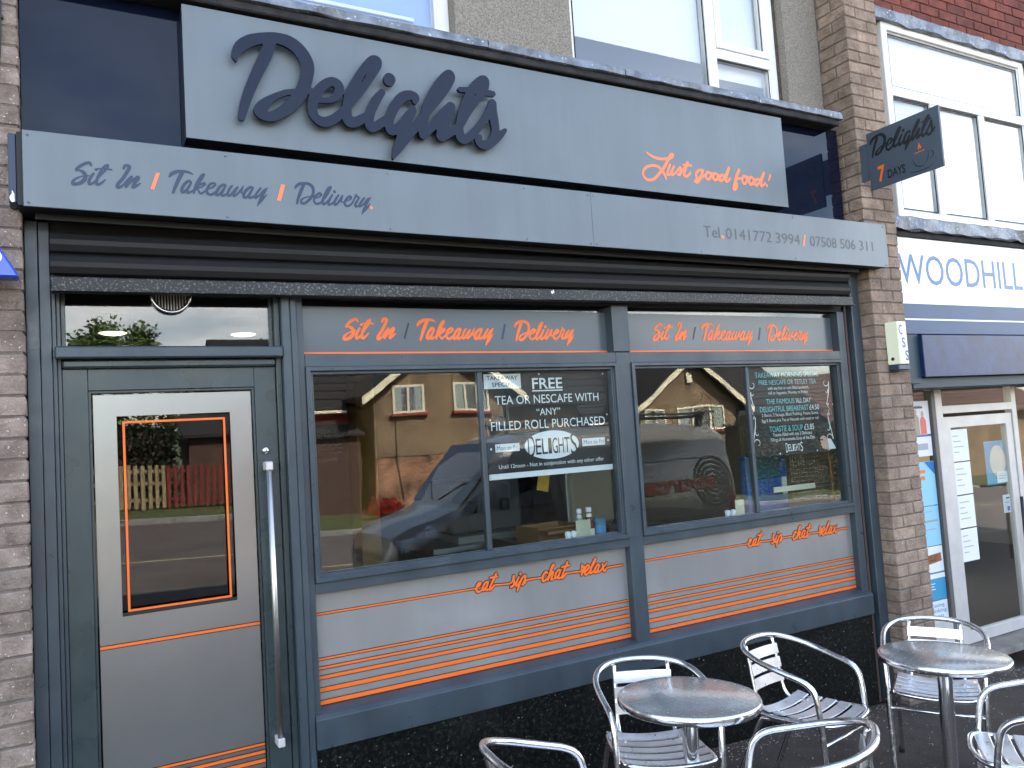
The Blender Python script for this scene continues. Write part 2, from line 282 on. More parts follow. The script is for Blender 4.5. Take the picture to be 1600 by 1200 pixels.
# hand-lettering strokes: x, z, half width in 0.1 mm on the shopfront
TR = {
 'DELIGHTS': [[7680,34940,216,7430,34240,256,7010,33340,234,6650,32470,210,6430,31790,180,6340,31410,149],[6230,33720,26,6170,34010,136,6400,34400,228,6830,34740,245,7420,34960,225,7940,35040,236,8450,34950,277,8880,34630,288,9140,34120,293,9090,33560,272,8900,32990,272,8560,32430,264,8120,31980,236,7630,31640,213,7320,31590,205,7100,31790,271,7300,32140,205,7710,32480,134,8150,32720,123,8560,32840,106,9010,32910,103,9340,32970,116],[9550,32620,116,9950,32660,124,10310,32850,162,10500,33240,210,10370,33490,214,10090,33500,201,9720,33220,205,9390,32730,223,9260,32200,206,9390,31820,197,9730,31670,216,10160,31850,205,10510,32170,181,10870,32570,154,11430,33260,162,11950,34040,180,12280,34620,206,12280,34850,197,12060,34830,179,11760,34490,188,11310,33800,192,10940,33050,216,10780,32340,201,10840,31880,249,11180,31880,223,11540,32130,180],[11540,32120,161,11770,32310,134],[12450,33410,154,12190,33070,203,11870,32450,207,11760,31960,214,11850,31700,190,12140,31840,201,12450,32100,180,12660,32300,129],[12810,34010,268,12840,34080,279],[14010,33200,126,14020,33420,209,13740,33480,219,13360,33290,233,13010,32840,225,12750,32270,207,12690,31870,197,12780,31670,186,13040,31810,203,13380,32180,168,13680,32580,177,13910,32840,134],[13900,32770,154,13670,32310,161,13360,31780,153,13120,31270,161,12940,30800,143,12820,30440,58],[12860,30490,56,13080,30860,152,13330,31250,198,13680,31690,201,14030,32090,196,14380,32550,177,14690,32910,158,15160,33480,174,15640,34150,194,15890,34650,214,15800,34820,195,15470,34530,204,14990,33860,205,14630,33170,209,14430,32510,205,14280,32040,179,14280,31660,161],[14320,31640,158,14890,32260,204,15460,32930,224,15810,33250,213,15590,32720,251,15310,32130,233,15200,31740,224,15540,31890,197,15900,32140,186,16210,32390,175,16710,33150,161,17210,33790,174,17610,34410,211,17710,34790,202,17510,34820,191,17100,34430,211,16700,33760,211,16380,33060,205,16180,32340,195,16200,31880,243,16420,31750,214,16840,32060,194,17270,32530,181,17670,33060,181,17990,33570,221],[16330,34150,126,16780,34190,135,17440,34210,152,18080,34210,140],[18020,33720,216,17970,33380,252,18060,32830,232,18080,32360,203,17920,31920,222,17570,31630,221,17260,31640,212,17110,31840,170,17220,31980,116],[17890,31820,201,18220,32090,182,18500,32370,141,18630,32500,91]],
 'SIT': [[820,28530,45,770,28620,56,650,28590,59,470,28470,59,340,28310,54,440,28310,42,560,28250,72,630,28120,72,590,27970,76,470,27850,72,320,27790,66,220,27790,63,240,27900,54,370,28020,40,560,28110,31,740,28140,31],[890,28230,51,800,28090,55,740,27940,61,740,27820,49,840,27860,47,940,27960,40,1110,28180,33,1260,28370,40,1370,28550,45,1350,28600,47,1230,28510,49,1100,28280,54,1000,28040,54,970,27870,59,1040,27840,54,1150,27920,45,1260,28040,33],[980,28390,61,990,28400,58],[1040,28430,34,1270,28450,36,1480,28440,40],[1880,28520,47,1930,28630,63,2030,28650,66,2080,28590,67,1980,28380,66,1830,28120,66,1690,27940,66,1650,27810,63,1730,27810,57,1860,27910,45,2020,28120,47,2150,28250,47,2040,28020,62,1940,27840,52,2100,28030,45,2280,28210,51,2370,28260,58,2340,28170,71,2210,27960,63,2170,27840,55,2270,27890,51,2430,28020,33]],
 'TAKE': [[3440,28370,37,3520,28490,75,3700,28600,75,3910,28640,59,4110,28630,56,4240,28580,34,4290,28540,16],[3910,28600,80,3770,28320,79,3650,28030,69,3560,27800,53,3550,27750,32],[4200,28250,48,4130,28280,62,4000,28180,64,3890,28000,64,3860,27860,64,3930,27830,59,4070,27990,48,4200,28200,48,4080,27960,53,4050,27820,48,4140,27840,48,4300,27950,42,4490,28230,43,4650,28500,48,4690,28600,45,4600,28550,48,4440,28280,53,4320,27980,53,4290,27820,42],[4320,27900,39,4480,28140,48,4670,28250,53,4700,28190,43,4530,28060,37,4430,28020,37,4480,27890,48,4550,27830,48,4690,27930,42,4770,28010,39,4960,28100,42,5080,28230,56,5020,28290,48,4880,28210,56,4770,28000,59,4790,27860,62,4920,27820,56,5080,27930,51,5140,27980,53],[5470,28240,51,5390,28260,56,5250,28160,62,5140,27980,58,5100,27840,58,5180,27830,53,5320,27980,48,5470,28240,45,5340,27970,56,5300,27830,50,5400,27840,51,5550,27940,45],[5720,28260,39,5610,28110,56,5540,27930,53,5550,27830,48,5670,27900,51,5810,28100,45,5930,28220,39,5820,28040,53,5750,27890,56,5780,27840,43,5920,27960,48,6090,28180,45,6140,28280,28,6090,28140,39,6060,27990,39,6190,27960,35],[6500,28240,53,6420,28260,56,6280,28160,65,6160,27990,65,6140,27840,65,6230,27830,56,6360,27970,50,6500,28220,45,6370,27980,59,6340,27830,48,6430,27840,51,6580,27940,45],[6800,28250,51,6660,28060,56,6570,27880,59,6600,27840,47,6740,27950,45,6920,28170,47,7080,28290,27],[7010,28200,47,6860,27960,56,6730,27690,59,6640,27500,17],[6650,27530,24,6790,27720,51,6940,27910,45,7040,28030,22]],
 'DELV': [[8550,28600,70,8420,28320,76,8290,27990,67,8220,27760,50],[8180,28350,23,8200,28440,53,8340,28570,70,8540,28630,61,8740,28620,72,8890,28510,76,8920,28310,67,8850,28100,64,8700,27920,64,8530,27790,61,8410,27800,64,8410,27910,50,8540,28020,39,8740,28090,33,8940,28140,33,9020,28160,33],[8990,28050,33,9130,28100,41,9240,28210,56,9170,28270,58,9020,28150,58,8930,27970,56,8980,27830,56,9120,27830,56,9270,27940,45,9480,28220,47,9650,28520,52,9650,28590,45,9520,28480,50,9370,28180,58,9280,27910,64,9330,27820,58,9470,27930,47,9590,28050,53],[9710,28250,47,9590,28050,58,9520,27870,58,9560,27810,47,9700,27900,47,9850,28050,47],[9810,28390,70,9810,28400,70],[9970,28260,47,9850,28080,58,9770,27900,58,9820,27830,53,9960,27970,53,10080,28160,47,10150,28260,41,10090,28070,41,10070,27980,35,10220,27990,35],[10250,28030,35,10430,28100,41,10510,28210,58,10440,28250,58,10300,28120,58,10220,27940,58,10290,27830,58,10440,27870,52,10580,28020,47,10710,28290,41,10740,28350,47,10740,28290,58,10850,28240,49,10800,28130,52,10690,27950,61,10680,27830,47,10810,27880,47,10950,28030,47],[11090,28240,49,10950,28060,61,10850,27880,55,10890,27850,41,11050,27980,49,11240,28200,51,11380,28280,27],[11330,28240,47,11170,27990,61,11030,27710,58,10940,27510,18],[10950,27540,20,11100,27720,52,11240,27880,49,11330,28030,24]],
 'SL1': [[3050,28450,60,2830,27860,64]],
 'SL2': [[7700,28450,72,7500,27850,72]],
 'FDOT': [[11380,27850,73,11380,27860,70]],
 'JUST': [[27580,32580,63,27950,32400,73,28430,32340,78,28930,32400,79,29280,32530,90,29390,32670,76,29260,32680,89,29050,32430,89,28700,31920,87,28290,31490,85,27890,31150,81,27460,31080,82,27210,31280,74,27240,31570,76,27500,31790,76,27900,31910,76,28260,31880,85,28550,31660,87,28710,31430,81,28750,31260,68],[29110,32070,78,28920,31700,76,28870,31520,76,29060,31540,70,29240,31810,70,29390,32020,75,29200,31680,71,29210,31530,73,29480,31680,62,29830,32020,78,29830,31800,81,29780,31620,81,29620,31580,75],[29780,31620,69,30140,32030,67,30400,32370,78,30200,31940,81,30070,31620,78,30220,31540,78,30490,31720,69,30550,31820,58],[30060,32170,67,30350,32200,73,30640,32210,69],[31430,32020,81,31160,31990,78,30960,31770,81,30990,31540,81,31220,31590,75,31480,32020,83,31320,31650,81,31170,31430,81,30990,31280,81,30840,31320,81,30980,31460,69,31390,31630,64,31700,31790,63],[31810,31960,75,31660,31740,81,31740,31540,81,31970,31620,81,32070,31860,81,31880,31960,77,32240,31900,60],[32340,31940,77,32210,31690,81,32330,31550,83,32540,31650,86,32570,31880,83,32370,31940,78,32730,31850,59],[33140,31870,83,32870,31890,77,32670,31640,81,32800,31550,83,33050,31730,77,33500,32390,88,33240,31850,86,33170,31570,86,33380,31620,71,33540,31790,59],[34280,32350,101,34030,31930,98,33800,31390,95,33720,31160,89,33880,31180,89,34010,31410,83,33980,31740,73,34190,31820,71,34510,31900,59],[34590,32020,79,34460,31770,83,34540,31570,85,34760,31640,86,34860,31890,83,34660,32020,79,35050,31980,61],[35160,32020,82,34990,31770,85,35100,31570,88,35330,31670,88,35390,31910,85,35190,32030,79,35500,31900,63],[35890,31940,88,35640,31910,81,35470,31680,83,35560,31560,88,35830,31750,79,36270,32380,91,36030,31870,88,35960,31570,88,36140,31620,75,36340,31790,61],[36800,32290,90,36620,31970,55],[36430,31630,85,36440,31650,87]],
 'EAT': [[15910,10780,32,16360,10770,33],[16440,10830,41,16570,10910,51,16610,11000,51,16510,10990,58,16400,10840,61,16380,10680,60,16470,10600,55,16640,10660,46,16730,10750,39],[17000,10990,51,16880,10980,51,16750,10840,56,16690,10680,56,16770,10650,51,16920,10810,46,17020,10990,46,16940,10810,51,16860,10660,51,16940,10620,46,17080,10690,40],[17460,11310,56,17300,11050,58,17140,10810,56,17060,10630,58,17130,10620,47,17280,10740,46,17390,10790,37,18210,10760,37,18390,11070,56,18390,10920,53,18400,10750,56,18340,10620,58,18210,10580,58],[17140,11160,47,17330,11170,46,17530,11170,47],[18670,10980,48,18540,10780,53,18480,10640,53,18540,10590,37,18690,10760,37],[18770,11130,69,18770,11130,71],[18830,10910,48,18720,10700,53,18630,10520,58,18550,10360,48],[18680,10660,44,18880,10930,49,19030,11000,58,19030,10880,58,18920,10680,58,18840,10590,48,19000,10660,42,19130,10780,37,19950,10780,39],[20270,10950,47,20230,11030,59,20070,10920,63,19990,10710,63,20030,10590,57,20200,10660,53,20340,10800,41,20590,11150,46,20700,11310,53,20580,11250,55,20430,10950,57,20290,10620,57],[20310,10660,42,20510,10910,55,20630,10970,55,20570,10820,55,20480,10620,53,20560,10600,41,20720,10670,37],[19730,10790,38,19980,10780,37],[21040,11000,53,20910,11020,53,20760,10850,59,20720,10670,59,20810,10660,53,20970,10820,49,21050,11000,47,20950,10800,53,20890,10620,53,20970,10610,47,21110,10670,43],[21480,11320,61,21340,11080,61,21190,10820,59,21100,10620,59,21190,10620,47,21310,10750,47,21420,10790,38,22250,10770,40],[21150,11140,55,21350,11140,55,21580,11160,55],[22270,10790,38,22330,11080,51,22370,10990,55,22470,10960,57,22350,10770,61,22270,10600,64],[22410,10700,43,22630,10790,55,22760,10940,57,22680,11030,57,22530,10890,59,22470,10700,61,22520,10570,62,22680,10620,57,22830,10770,45,23060,11070,51,23200,11270,57,23110,11230,55,22910,10920,63,22800,10660,61,22850,10590,51,23030,10710,43],[23380,10950,57,23260,10960,57,23110,10780,62,23060,10630,63,23160,10610,57,23310,10790,49,23400,10950,51,23300,10760,53,23250,10600,57,23330,10600,49,23480,10680,44],[23570,10970,49,23610,10830,53,23630,10660,61,23720,10580,49,23900,10740,40,24830,10740,41],[23870,10990,44,23670,10850,51,23480,10680,57,23400,10610,41]],
}

# ------------------------------------------------------------------ helpers
ROOT = {}          # object -> world offset of the thing it belongs to
def link(o, parent=None):
    COL.objects.link(o)
    if parent is not None:
        o.parent = parent
        ROOT[o] = ROOT.get(parent, Vector((0, 0, 0)))
    return o

def tag(o, label=None, cat=None, group=None, kind=None):
    if label: o['label'] = label
    if cat: o['category'] = cat
    if group: o['group'] = group
    if kind: o['kind'] = kind
    return o

def thing(name, loc, label, cat, group=None, rz=0.0):
    o = bpy.data.objects.new(name, None)
    o.empty_display_size = 0.1
    o.location = loc
    o.rotation_euler = (0, 0, rz)
    COL.objects.link(o)
    ROOT[o] = Vector(loc)
    return tag(o, label, cat, group)

def put(name, verts, faces, m, parent=None, smooth=False, label=None, cat=None, group=None, kind=None, off=True):
    me = bpy.data.meshes.new(name)
    if parent is not None and off:
        d = ROOT.get(parent, Vector((0, 0, 0)))
        verts = [(v[0] - d.x, v[1] - d.y, v[2] - d.z) for v in verts]
    me.from_pydata([tuple(v) for v in verts], [], faces)
    if isinstance(m, (list, tuple)):
        for k in m: me.materials.append(M_[k])
    elif m: me.materials.append(M_[m])
    if smooth:
        me.polygons.foreach_set('use_smooth', [True] * len(me.polygons))
    o = bpy.data.objects.new(name, me)
    link(o, parent)
    return tag(o, label, cat, group, kind)

def finish(bm, name, m, parent=None, smooth=None, off=True, **kw):
    if parent is not None and off:
        d = ROOT.get(parent, Vector((0, 0, 0)))
        if d.length: bmesh.ops.translate(bm, verts=bm.verts, vec=-d)
    me = bpy.data.meshes.new(name)
    bm.to_mesh(me); bm.free()
    if isinstance(m, (list, tuple)):
        for k in m: me.materials.append(M_[k])
    elif m: me.materials.append(M_[m])
    if smooth:
        me.polygons.foreach_set('use_smooth', [True] * len(me.polygons))
    o = bpy.data.objects.new(name, me)
    link(o, parent)
    return tag(o, **kw)

def add_box(bm, x0, x1, y0, y1, z0, z1, bev=0.0):
    v = [bm.verts.new(p) for p in ((x0, y0, z0), (x1, y0, z0), (x1, y1, z0), (x0, y1, z0), (x0, y0, z1), (x1, y0, z1), (x1, y1, z1), (x0, y1, z1))]
    f = [bm.faces.new([v[i] for i in q]) for q in ((3, 2, 1, 0), (4, 5, 6, 7), (0, 1, 5, 4), (1, 2, 6, 5), (2, 3, 7, 6), (3, 0, 4, 7))]
    if bev:
        es = list({e for q in f for e in q.edges})
        bmesh.ops.bevel(bm, geom=es, offset=bev, segments=1, affect='EDGES', profile=.5)

def box(name, x0, x1, y0, y1, z0, z1, m, parent=None, bev=0.002, **kw):
    bm = bmesh.new()
    add_box(bm, min(x0, x1), max(x0, x1), min(y0, y1), max(y0, y1), min(z0, z1), max(z0, z1), bev)
    return finish(bm, name, m, parent, **kw)

def boxes(name, lst, m, parent=None, bev=0.002, **kw):
    bm = bmesh.new()
    for b in lst: add_box(bm, *b, bev)
    return finish(bm, name, m, parent, **kw)

def frame_ring(name, x0, x1, z0, z1, w, y0, y1, m, parent, bev=0.002, inner=None):
    """a mitred rectangular frame in the x-z plane; inner = (w2, y2) adds a stepped glazing rebate"""
    prof = [(0, y1), (0, y0), (w, y0), (w, y1)]
    if inner:
        w2, y2 = inner
        prof = [(0, y1), (0, y0), (w, y0), (w, y2), (w + w2, y2), (w + w2, y1)]
    vs, fs = [], []
    for (d, y) in prof:
        vs += [(x0 + d, y, z0 + d), (x1 - d, y, z0 + d), (x1 - d, y, z1 - d), (x0 + d, y, z1 - d)]
    n = len(prof)
    for i in range(n):
        a, b = i * 4, ((i + 1) % n) * 4
        for k in range(4):
            fs.append((a + k, b + k, b + (k + 1) % 4, a + (k + 1) % 4))
    bm = bmesh.new()
    bv = [bm.verts.new(v) for v in vs]
    for f in fs: bm.faces.new([bv[i] for i in f])
    bmesh.ops.recalc_face_normals(bm, faces=bm.faces)
    if bev: bmesh.ops.bevel(bm, geom=list(bm.edges), offset=bev, segments=1, affect='EDGES')
    return finish(bm, name, m, parent)

def catmull(pts, n=6, closed=False):
    P = [np.array(p, float) for p in pts]
    if len(P) < 3 and not closed: return P
    out = []
    N = len(P)
    rng_ = range(N if closed else N - 1)
    for i in rng_:
        if closed: p0, p1, p2, p3 = P[i - 1], P[i], P[(i + 1) % N], P[(i + 2) % N]
        else: p0, p1, p2, p3 = P[max(i - 1, 0)], P[i], P[i + 1], P[min(i + 2, N - 1)]
        for k in range(n):
            t = k / n
            out.append(0.5 * ((2 * p1) + (p2 - p0) * t + (2 * p0 - 5 * p1 + 4 * p2 - p3) * t * t + (3 * p1 - p0 - 3 * p2 + p3) * t ** 3))
    if not closed: out.append(P[-1])
    return out

def add_tube(bm, pts, r, seg=10, closed=False, cap=True, rr=None):
    P = [Vector(p) for p in pts]
    N = len(P)
    T = []
    for i in range(N):
        a = P[i - 1] if (i > 0 or closed) else P[i]
        b = P[(i + 1) % N] if (i < N - 1 or closed) else P[i]
        T.append((b - a).normalized())
    up = Vector((0, 0, 1))
    if abs(T[0].dot(up)) > .9: up = Vector((1, 0, 0))
    n = (up - T[0] * up.dot(T[0])).normalized()
    rings = []
    for i in range(N):
        n = (n - T[i] * n.dot(T[i])).normalized()
        b = T[i].cross(n)
        ri = rr[i] if rr else r
        rings.append([bm.verts.new(P[i] + (n * math.cos(2 * math.pi * k / seg) + b * math.sin(2 * math.pi * k / seg)) * ri) for k in range(seg)])
    for i in range(N if closed else N - 1):
        A, B = rings[i], rings[(i + 1) % N]
        for k in range(seg):
            f = bm.faces.new((A[k], A[(k + 1) % seg], B[(k + 1) % seg], B[k])); f.smooth = True
    if cap and not closed:
        bm.faces.new(rings[0][::-1]); bm.faces.new(rings[-1])

def tube(name, pts, r, m, parent=None, seg=10, closed=False, rr=None, **kw):
    bm = bmesh.new(); add_tube(bm, pts, r, seg, closed, rr=rr)
    return finish(bm, name, m, parent, **kw)

def add_lathe(bm, prof, cx, cy, seg=28):
    rings = []
    for (r, z) in prof:
        if r < 1e-6: rings.append([bm.verts.new((cx, cy, z))])
        else: rings.append([bm.verts.new((cx + r * math.cos(2 * math.pi * k / seg), cy + r * math.sin(2 * math.pi * k / seg), z)) for k in range(seg)])
    for A, B in zip(rings[:-1], rings[1:]):
        for k in range(seg):
            q = (k + 1) % seg
            if len(A) == 1 and len(B) == 1: continue
            if len(A) == 1: f = bm.faces.new((A[0], B[q], B[k]))
            elif len(B) == 1: f = bm.faces.new((A[k], A[q], B[0]))
            else: f = bm.faces.new((A[k], A[q], B[q], B[k]))
            f.smooth = True
    bmesh.ops.recalc_face_normals(bm, faces=bm.faces)

def lathe(name, prof, cx, cy, m, parent=None, seg=28, **kw):
    bm = bmesh.new(); add_lathe(bm, prof, cx, cy, seg)
    return finish(bm, name, m, parent, **kw)

def prism(name, poly, y0, y1, m, parent=None, bev=0.0, axis='y', **kw):
    """poly of (x,z) extruded along y (or (y,z) along x)"""
    bm = bmesh.new()
    mk = (lambda a, b, t: (a, t, b)) if axis == 'y' else (lambda a, b, t: (t, a, b))
    A = [bm.verts.new(mk(a, b, y0)) for a, b in poly]
    B = [bm.verts.new(mk(a, b, y1)) for a, b in poly]
    n = len(poly)
    bm.faces.new(A); bm.faces.new(B[::-1])
    for i in range(n): bm.faces.new((A[i], B[i], B[(i + 1) % n], A[(i + 1) % n]))
    bmesh.ops.recalc_face_normals(bm, faces=bm.faces)
    if bev: bmesh.ops.bevel(bm, geom=list(bm.edges), offset=bev, segments=1, affect='EDGES')
    return finish(bm, name, m, parent, **kw)

# ---- lettering: union of round strokes -> outline -> filled 2D curve -> mesh
def stroke_loops(strokes, grow=0.0, cell=None):
    segs = []
    for s in strokes:
        P = catmull([(s[i] * 1e-4, s[i + 1] * 1e-4, s[i + 2] * 1e-4) for i in range(0, len(s), 3)], 7)
        if len(P) == 1: P = [P[0], P[0] + 1e-6]
        segs += list(zip(P[:-1], P[1:]))
    A = np.array([a for a, b in segs]); B = np.array([b for a, b in segs])
    rm = np.median(A[:, 2])
    h = cell or max(rm * 0.28, 0.0008)
    mg = A[:, 2].max() + grow + 3 * h
    x0, x1 = min(A[:, 0].min(), B[:, 0].min()) - mg, max(A[:, 0].max(), B[:, 0].max()) + mg
    z0, z1 = min(A[:, 1].min(), B[:, 1].min()) - mg, max(A[:, 1].max(), B[:, 1].max()) + mg
    nx, nz = int((x1 - x0) / h) + 2, int((z1 - z0) / h) + 2
    D = np.full((nx, nz), 1.0)
    for a, b in zip(A, B):
        rmax = max(a[2], b[2]) + grow + 3 * h
        i0 = max(0, int((min(a[0], b[0]) - rmax - x0) / h)); i1 = min(nx, int((max(a[0], b[0]) + rmax - x0) / h) + 2)
        j0 = max(0, int((min(a[1], b[1]) - rmax - z0) / h)); j1 = min(nz, int((max(a[1], b[1]) + rmax - z0) / h) + 2)
        X = (x0 + np.arange(i0, i1) * h)[:, None]; Z = (z0 + np.arange(j0, j1) * h)[None, :]
        dx, dz = b[0] - a[0], b[1] - a[1]
        L2 = dx * dx + dz * dz + 1e-14
        t = np.clip(((X - a[0]) * dx + (Z - a[1]) * dz) / L2, 0, 1)
        d = np.hypot(X - a[0] - t * dx, Z - a[1] - t * dz) - (a[2] + (b[2] - a[2]) * t) - grow
        D[i0:i1, j0:j1] = np.minimum(D[i0:i1, j0:j1], d)
    ins = D < 0
    code = ins[:-1, :-1] * 1 + ins[1:, :-1] * 2 + ins[1:, 1:] * 4 + ins[:-1, 1:] * 8
    TB = {1: [(3, 0)], 2: [(0, 1)], 3: [(3, 1)], 4: [(1, 2)], 5: [(3, 2), (1, 0)], 6: [(0, 2)], 7: [(3, 2)], 8: [(2, 3)], 9: [(2, 0)], 10: [(0, 3), (2, 1)], 11: [(2, 1)], 12: [(1, 3)], 13: [(1, 0)], 14: [(0, 3)]}
    nxt, pos = {}, {}
    def ek(i, j, e):
        return [(i, j, 0), (i + 1, j, 1), (i, j + 1, 0), (i, j, 1)][e]
    def ep(k):
        i, j, d = k
        i2, j2 = (i + 1, j) if d == 0 else (i, j + 1)
        a, b = D[i, j], D[i2, j2]
        t = a / (a - b)
        return (x0 + (i + (i2 - i) * t) * h, z0 + (j + (j2 - j) * t) * h)
    for i, j in zip(*np.nonzero((code > 0) & (code < 15))):
        for e0, e1 in TB[int(code[i, j])]:
            nxt[ek(i, j, e0)] = ek(i, j, e1)
    loops = []
    while nxt:
        k0 = next(iter(nxt)); k = k0; lp = []
        while k in nxt:
            k2 = nxt.pop(k); lp.append(ep(k)); k = k2
        if len(lp) > 5: loops.append(simplify(lp, h * 0.12))
    return loops

def simplify(lp, tol):
    P = lp; 
    for _ in range(3):
        out = []; i = 0; n = len(P); skip = False
        for i in range(n):
            if skip: skip = False; out.append(P[i]); continue
            a, b, c = P[i - 1], P[i], P[(i + 1) % n]
            dx, dz = c[0] - a[0], c[1] - a[1]
            L = math.hypot(dx, dz) + 1e-12
            if abs((b[0] - a[0]) * dz - (b[1] - a[1]) * dx) / L < tol and len(out) > 1: skip = True; continue
            out.append(b)
        P = out
    return P

def loops_mesh(name, loops, extrude=0.0):
    cu = bpy.data.curves.new(name + '_c', 'CURVE')
    cu.dimensions = '2D'; cu.fill_mode = 'BOTH' if extrude else 'FRONT'; cu.extrude = extrude
    for lp in loops:
        sp = cu.splines.new('POLY'); sp.points.add(len(lp) - 1); sp.use_cyclic_u = True
        for q, (x, z) in zip(sp.points, lp): q.co = (x, z, 0, 1)
    ob = bpy.data.objects.new(name + '_c', cu); COL.objects.link(ob)
    me = bpy.data.meshes.new_from_object(ob)
    bpy.data.objects.remove(ob); bpy.data.curves.remove(cu)
    return me

def place_flat(me, name, fn, m, parent, **kw):
    """map the flat mesh (u, v, w) through fn to world"""
    d = ROOT.get(parent, Vector((0, 0, 0))) if parent is not None else Vector((0, 0, 0))
    for v in me.vertices:
        p = Vector(fn(v.co.x, v.co.y, v.co.z)); v.co = p - d
    me.materials.clear(); me.materials.append(M_[m])
    me.name = name
    o = bpy.data.objects.new(name, me)
    link(o, parent)
    return tag(o, **kw)

def lettering(name, keys, m, parent, y, sx=1.0, ox=0.0, oz=0.0, x_from=0.0, z_from=0.0, grow=0.0, extrude=0.0, fn=None, strokes=None, cell=None, **kw):
    st = strokes or [s for k in keys for s in TR[k]]
    me = loops_mesh(name, stroke_loops(st, grow, cell), extrude)
    if fn is None:
        fn = lambda u, v, w: (ox + (u - x_from) * sx, y - w, oz + (v - z_from) * sx)
    return place_flat(me, name, fn, m, parent, **kw)

def text(name, s, x0, x1, z0, cap, y, m, parent, fn=None, bold=0.0, ref=None, **kw):
    """set in the built-in face, fitted to x0..x1 with the given capital height"""
    def mk(t):
        cu = bpy.data.curves.new(name + '_t', 'FONT'); cu.body = t; cu.fill_mode = 'FRONT'; cu.offset = bold
        cu.resolution_u = 3
        ob = bpy.data.objects.new(name + '_t', cu); COL.objects.link(ob)
        me = bpy.data.meshes.new_from_object(ob)
        bpy.data.objects.remove(ob); bpy.data.curves.remove(cu)
        return me
    hm = mk('H'); H = max(v.co.y for v in hm.vertices); bpy.data.meshes.remove(hm)
    me = mk(s)
    a = min(v.co.x for v in me.vertices); b = max(v.co.x for v in me.vertices)
    kx = (x1 - x0) / (b - a); kz = cap / H
    if fn is None: g = lambda u, v, w: (x0 + (u - a) * kx, y, z0 + v * kz)
    else: g = lambda u, v, w: fn(x0 + (u - a) * kx, z0 + v * kz)
    return place_flat(me, name, g, m, parent, **kw)

def flat(name, x0, x1, z0, z1, y, m, parent, **kw):
    return put(name, [(x0, y, z0), (x1, y, z0), (x1, y, z1), (x0, y, z1)], [(0, 1, 2, 3)], m, parent, **kw)

def copy_tree(o, parent=None):
    c = o.copy(); COL.objects.link(c); c.parent = parent
    for ch in list(o.children): copy_tree(ch, c)
    return c

glass_mat('glass_win', 0.068, (0.90, 0.94, 0.93), wav=0.0011, wscale=2.0)
glass_mat('glass_door', 0.065, (0.78, 0.82, 0.82), wav=0.0008, wscale=1.5)
glass_mat('glass_fan', 0.055, (0.80, 0.84, 0.84), wav=0.0006, wscale=1.5)
glass_mat('glass_shop', 0.04, (0.92, 0.95, 0.95), wav=0.0012, wscale=1.7)
glass_mat('glass_up', 0.10, (0.95, 0.97, 0.98), wav=0.0015, wscale=1.2)
glass_mat('glass_house', 0.10, (0.8, 0.85, 0.86))
glass_mat('glass_clear', 0.03, (0.97, 0.98, 0.98))

# ------------------------------------------------------------------ ground: the street falls gently to the right
SL = 0.0455
def zg(x): return 0.043 - SL * (x - 3.02)
def slab(name, x0, x1, ys, zs, m, **kw):
    vs, fs = [], []
    for y, z in zip(ys, zs): vs += [(x0, y, z + zg(x0)), (x1, y, z + zg(x1))]
    for i in range(len(ys) - 1): fs.append((2 * i, 2 * i + 1, 2 * i + 3, 2 * i + 2) if ys[i] < ys[i + 1] else (2 * i, 2 * i + 2, 2 * i + 3, 2 * i + 1))
    return put(name, vs, fs, m, **kw)
put('ground', [(-1500, -1500, -3.2), (1500, -1500, -3.2), (1500, 1500, -3.2), (-1500, 1500, -3.2)], [(0, 1, 2, 3)], 'earth', kind='structure')
pavement = slab('pavement', -40, 60, [0.02, -4.74], [0.0, -0.02], 'tarmac', kind='structure')
slab('road', -40, 60, [-4.80, -10.0, -14.95], [-0.135, -0.09, -0.125], 'road_tarmac', kind='structure')
slab('verge', -40, 60, [-15.05, -17.3, -40], [-0.025, -0.02, -0.02], 'grass', kind='structure')
slab('rear_yard', -40, 60, [0.025, 30.0], [-0.06, -0.06], 'tarmac', kind='structure')
for (y0, y1, z0, z1) in ((-4.87, -4.74, -0.3, -0.010), (-15.05, -14.92, -0.3, -0.008)):
    kerb = bpy.data.objects.new('kerb', None); COL.objects.link(kerb); kerb['kind'] = 'structure'; ROOT[kerb] = Vector((0, 0, 0))
    bm = bmesh.new(); add_box(bm, 0, 0.905, y0, y1, z0, z1, 0.012)
    me = bpy.data.meshes.new('kerbstone'); bm.to_mesh(me); bm.free(); me.materials.append(M_['kerbstone'])
    for i in range(-8, 34):
        o = bpy.data.objects.new('kerbstone', me); o.location = (i * 0.915, 0, zg(i * .915)); o.rotation_euler = (0, math.atan(SL), 0); link(o, kerb)
# faded lines on the road
def road_z(y): return (-0.135 + (y + 4.8) / (-5.2) * .045) if y > -10 else (-0.09 - (-10 - y) / 4.95 * .035)
for i, (yy, w) in enumerate(((-9.2, .09), (-5.25, .07))):
    slab('road_line', -30, 40, [yy, yy - w], [road_z(yy) + .006, road_z(yy - w) + .006], 'road_paint', kind='structure')
# brick setts let into the pavement by the right-hand table
st_ = bpy.data.objects.new('sett_band', None); COL.objects.link(st_); st_['kind'] = 'structure'; ROOT[st_] = Vector((0, 0, 0))
bm = bmesh.new(); add_box(bm, -.0475, .0475, -.0975, .0975, -.05, .004, .004)
sm_ = bpy.data.meshes.new('sett'); bm.to_mesh(sm_); bm.free(); sm_.materials.append(M_['paving_sett'])
for r_ in range(3):
    for i in range(40):
        x = 2.9 + i * .105; y = -1.05 - r_ * .205
        o = bpy.data.objects.new('sett', sm_); o.location = (x, y, zg(x) + rnd.uniform(0, .002) - .02 * (-y) / 4.7); o.rotation_euler = (0, math.atan(SL), 0); link(o, st_)

# ------------------------------------------------------------------ the café building
CAFE = thing('cafe_building', (2.1, 0.0, 0.0), 'grey fronted cafe with dark glazed shopfront, lettered windows and roughcast upper floor', 'building')
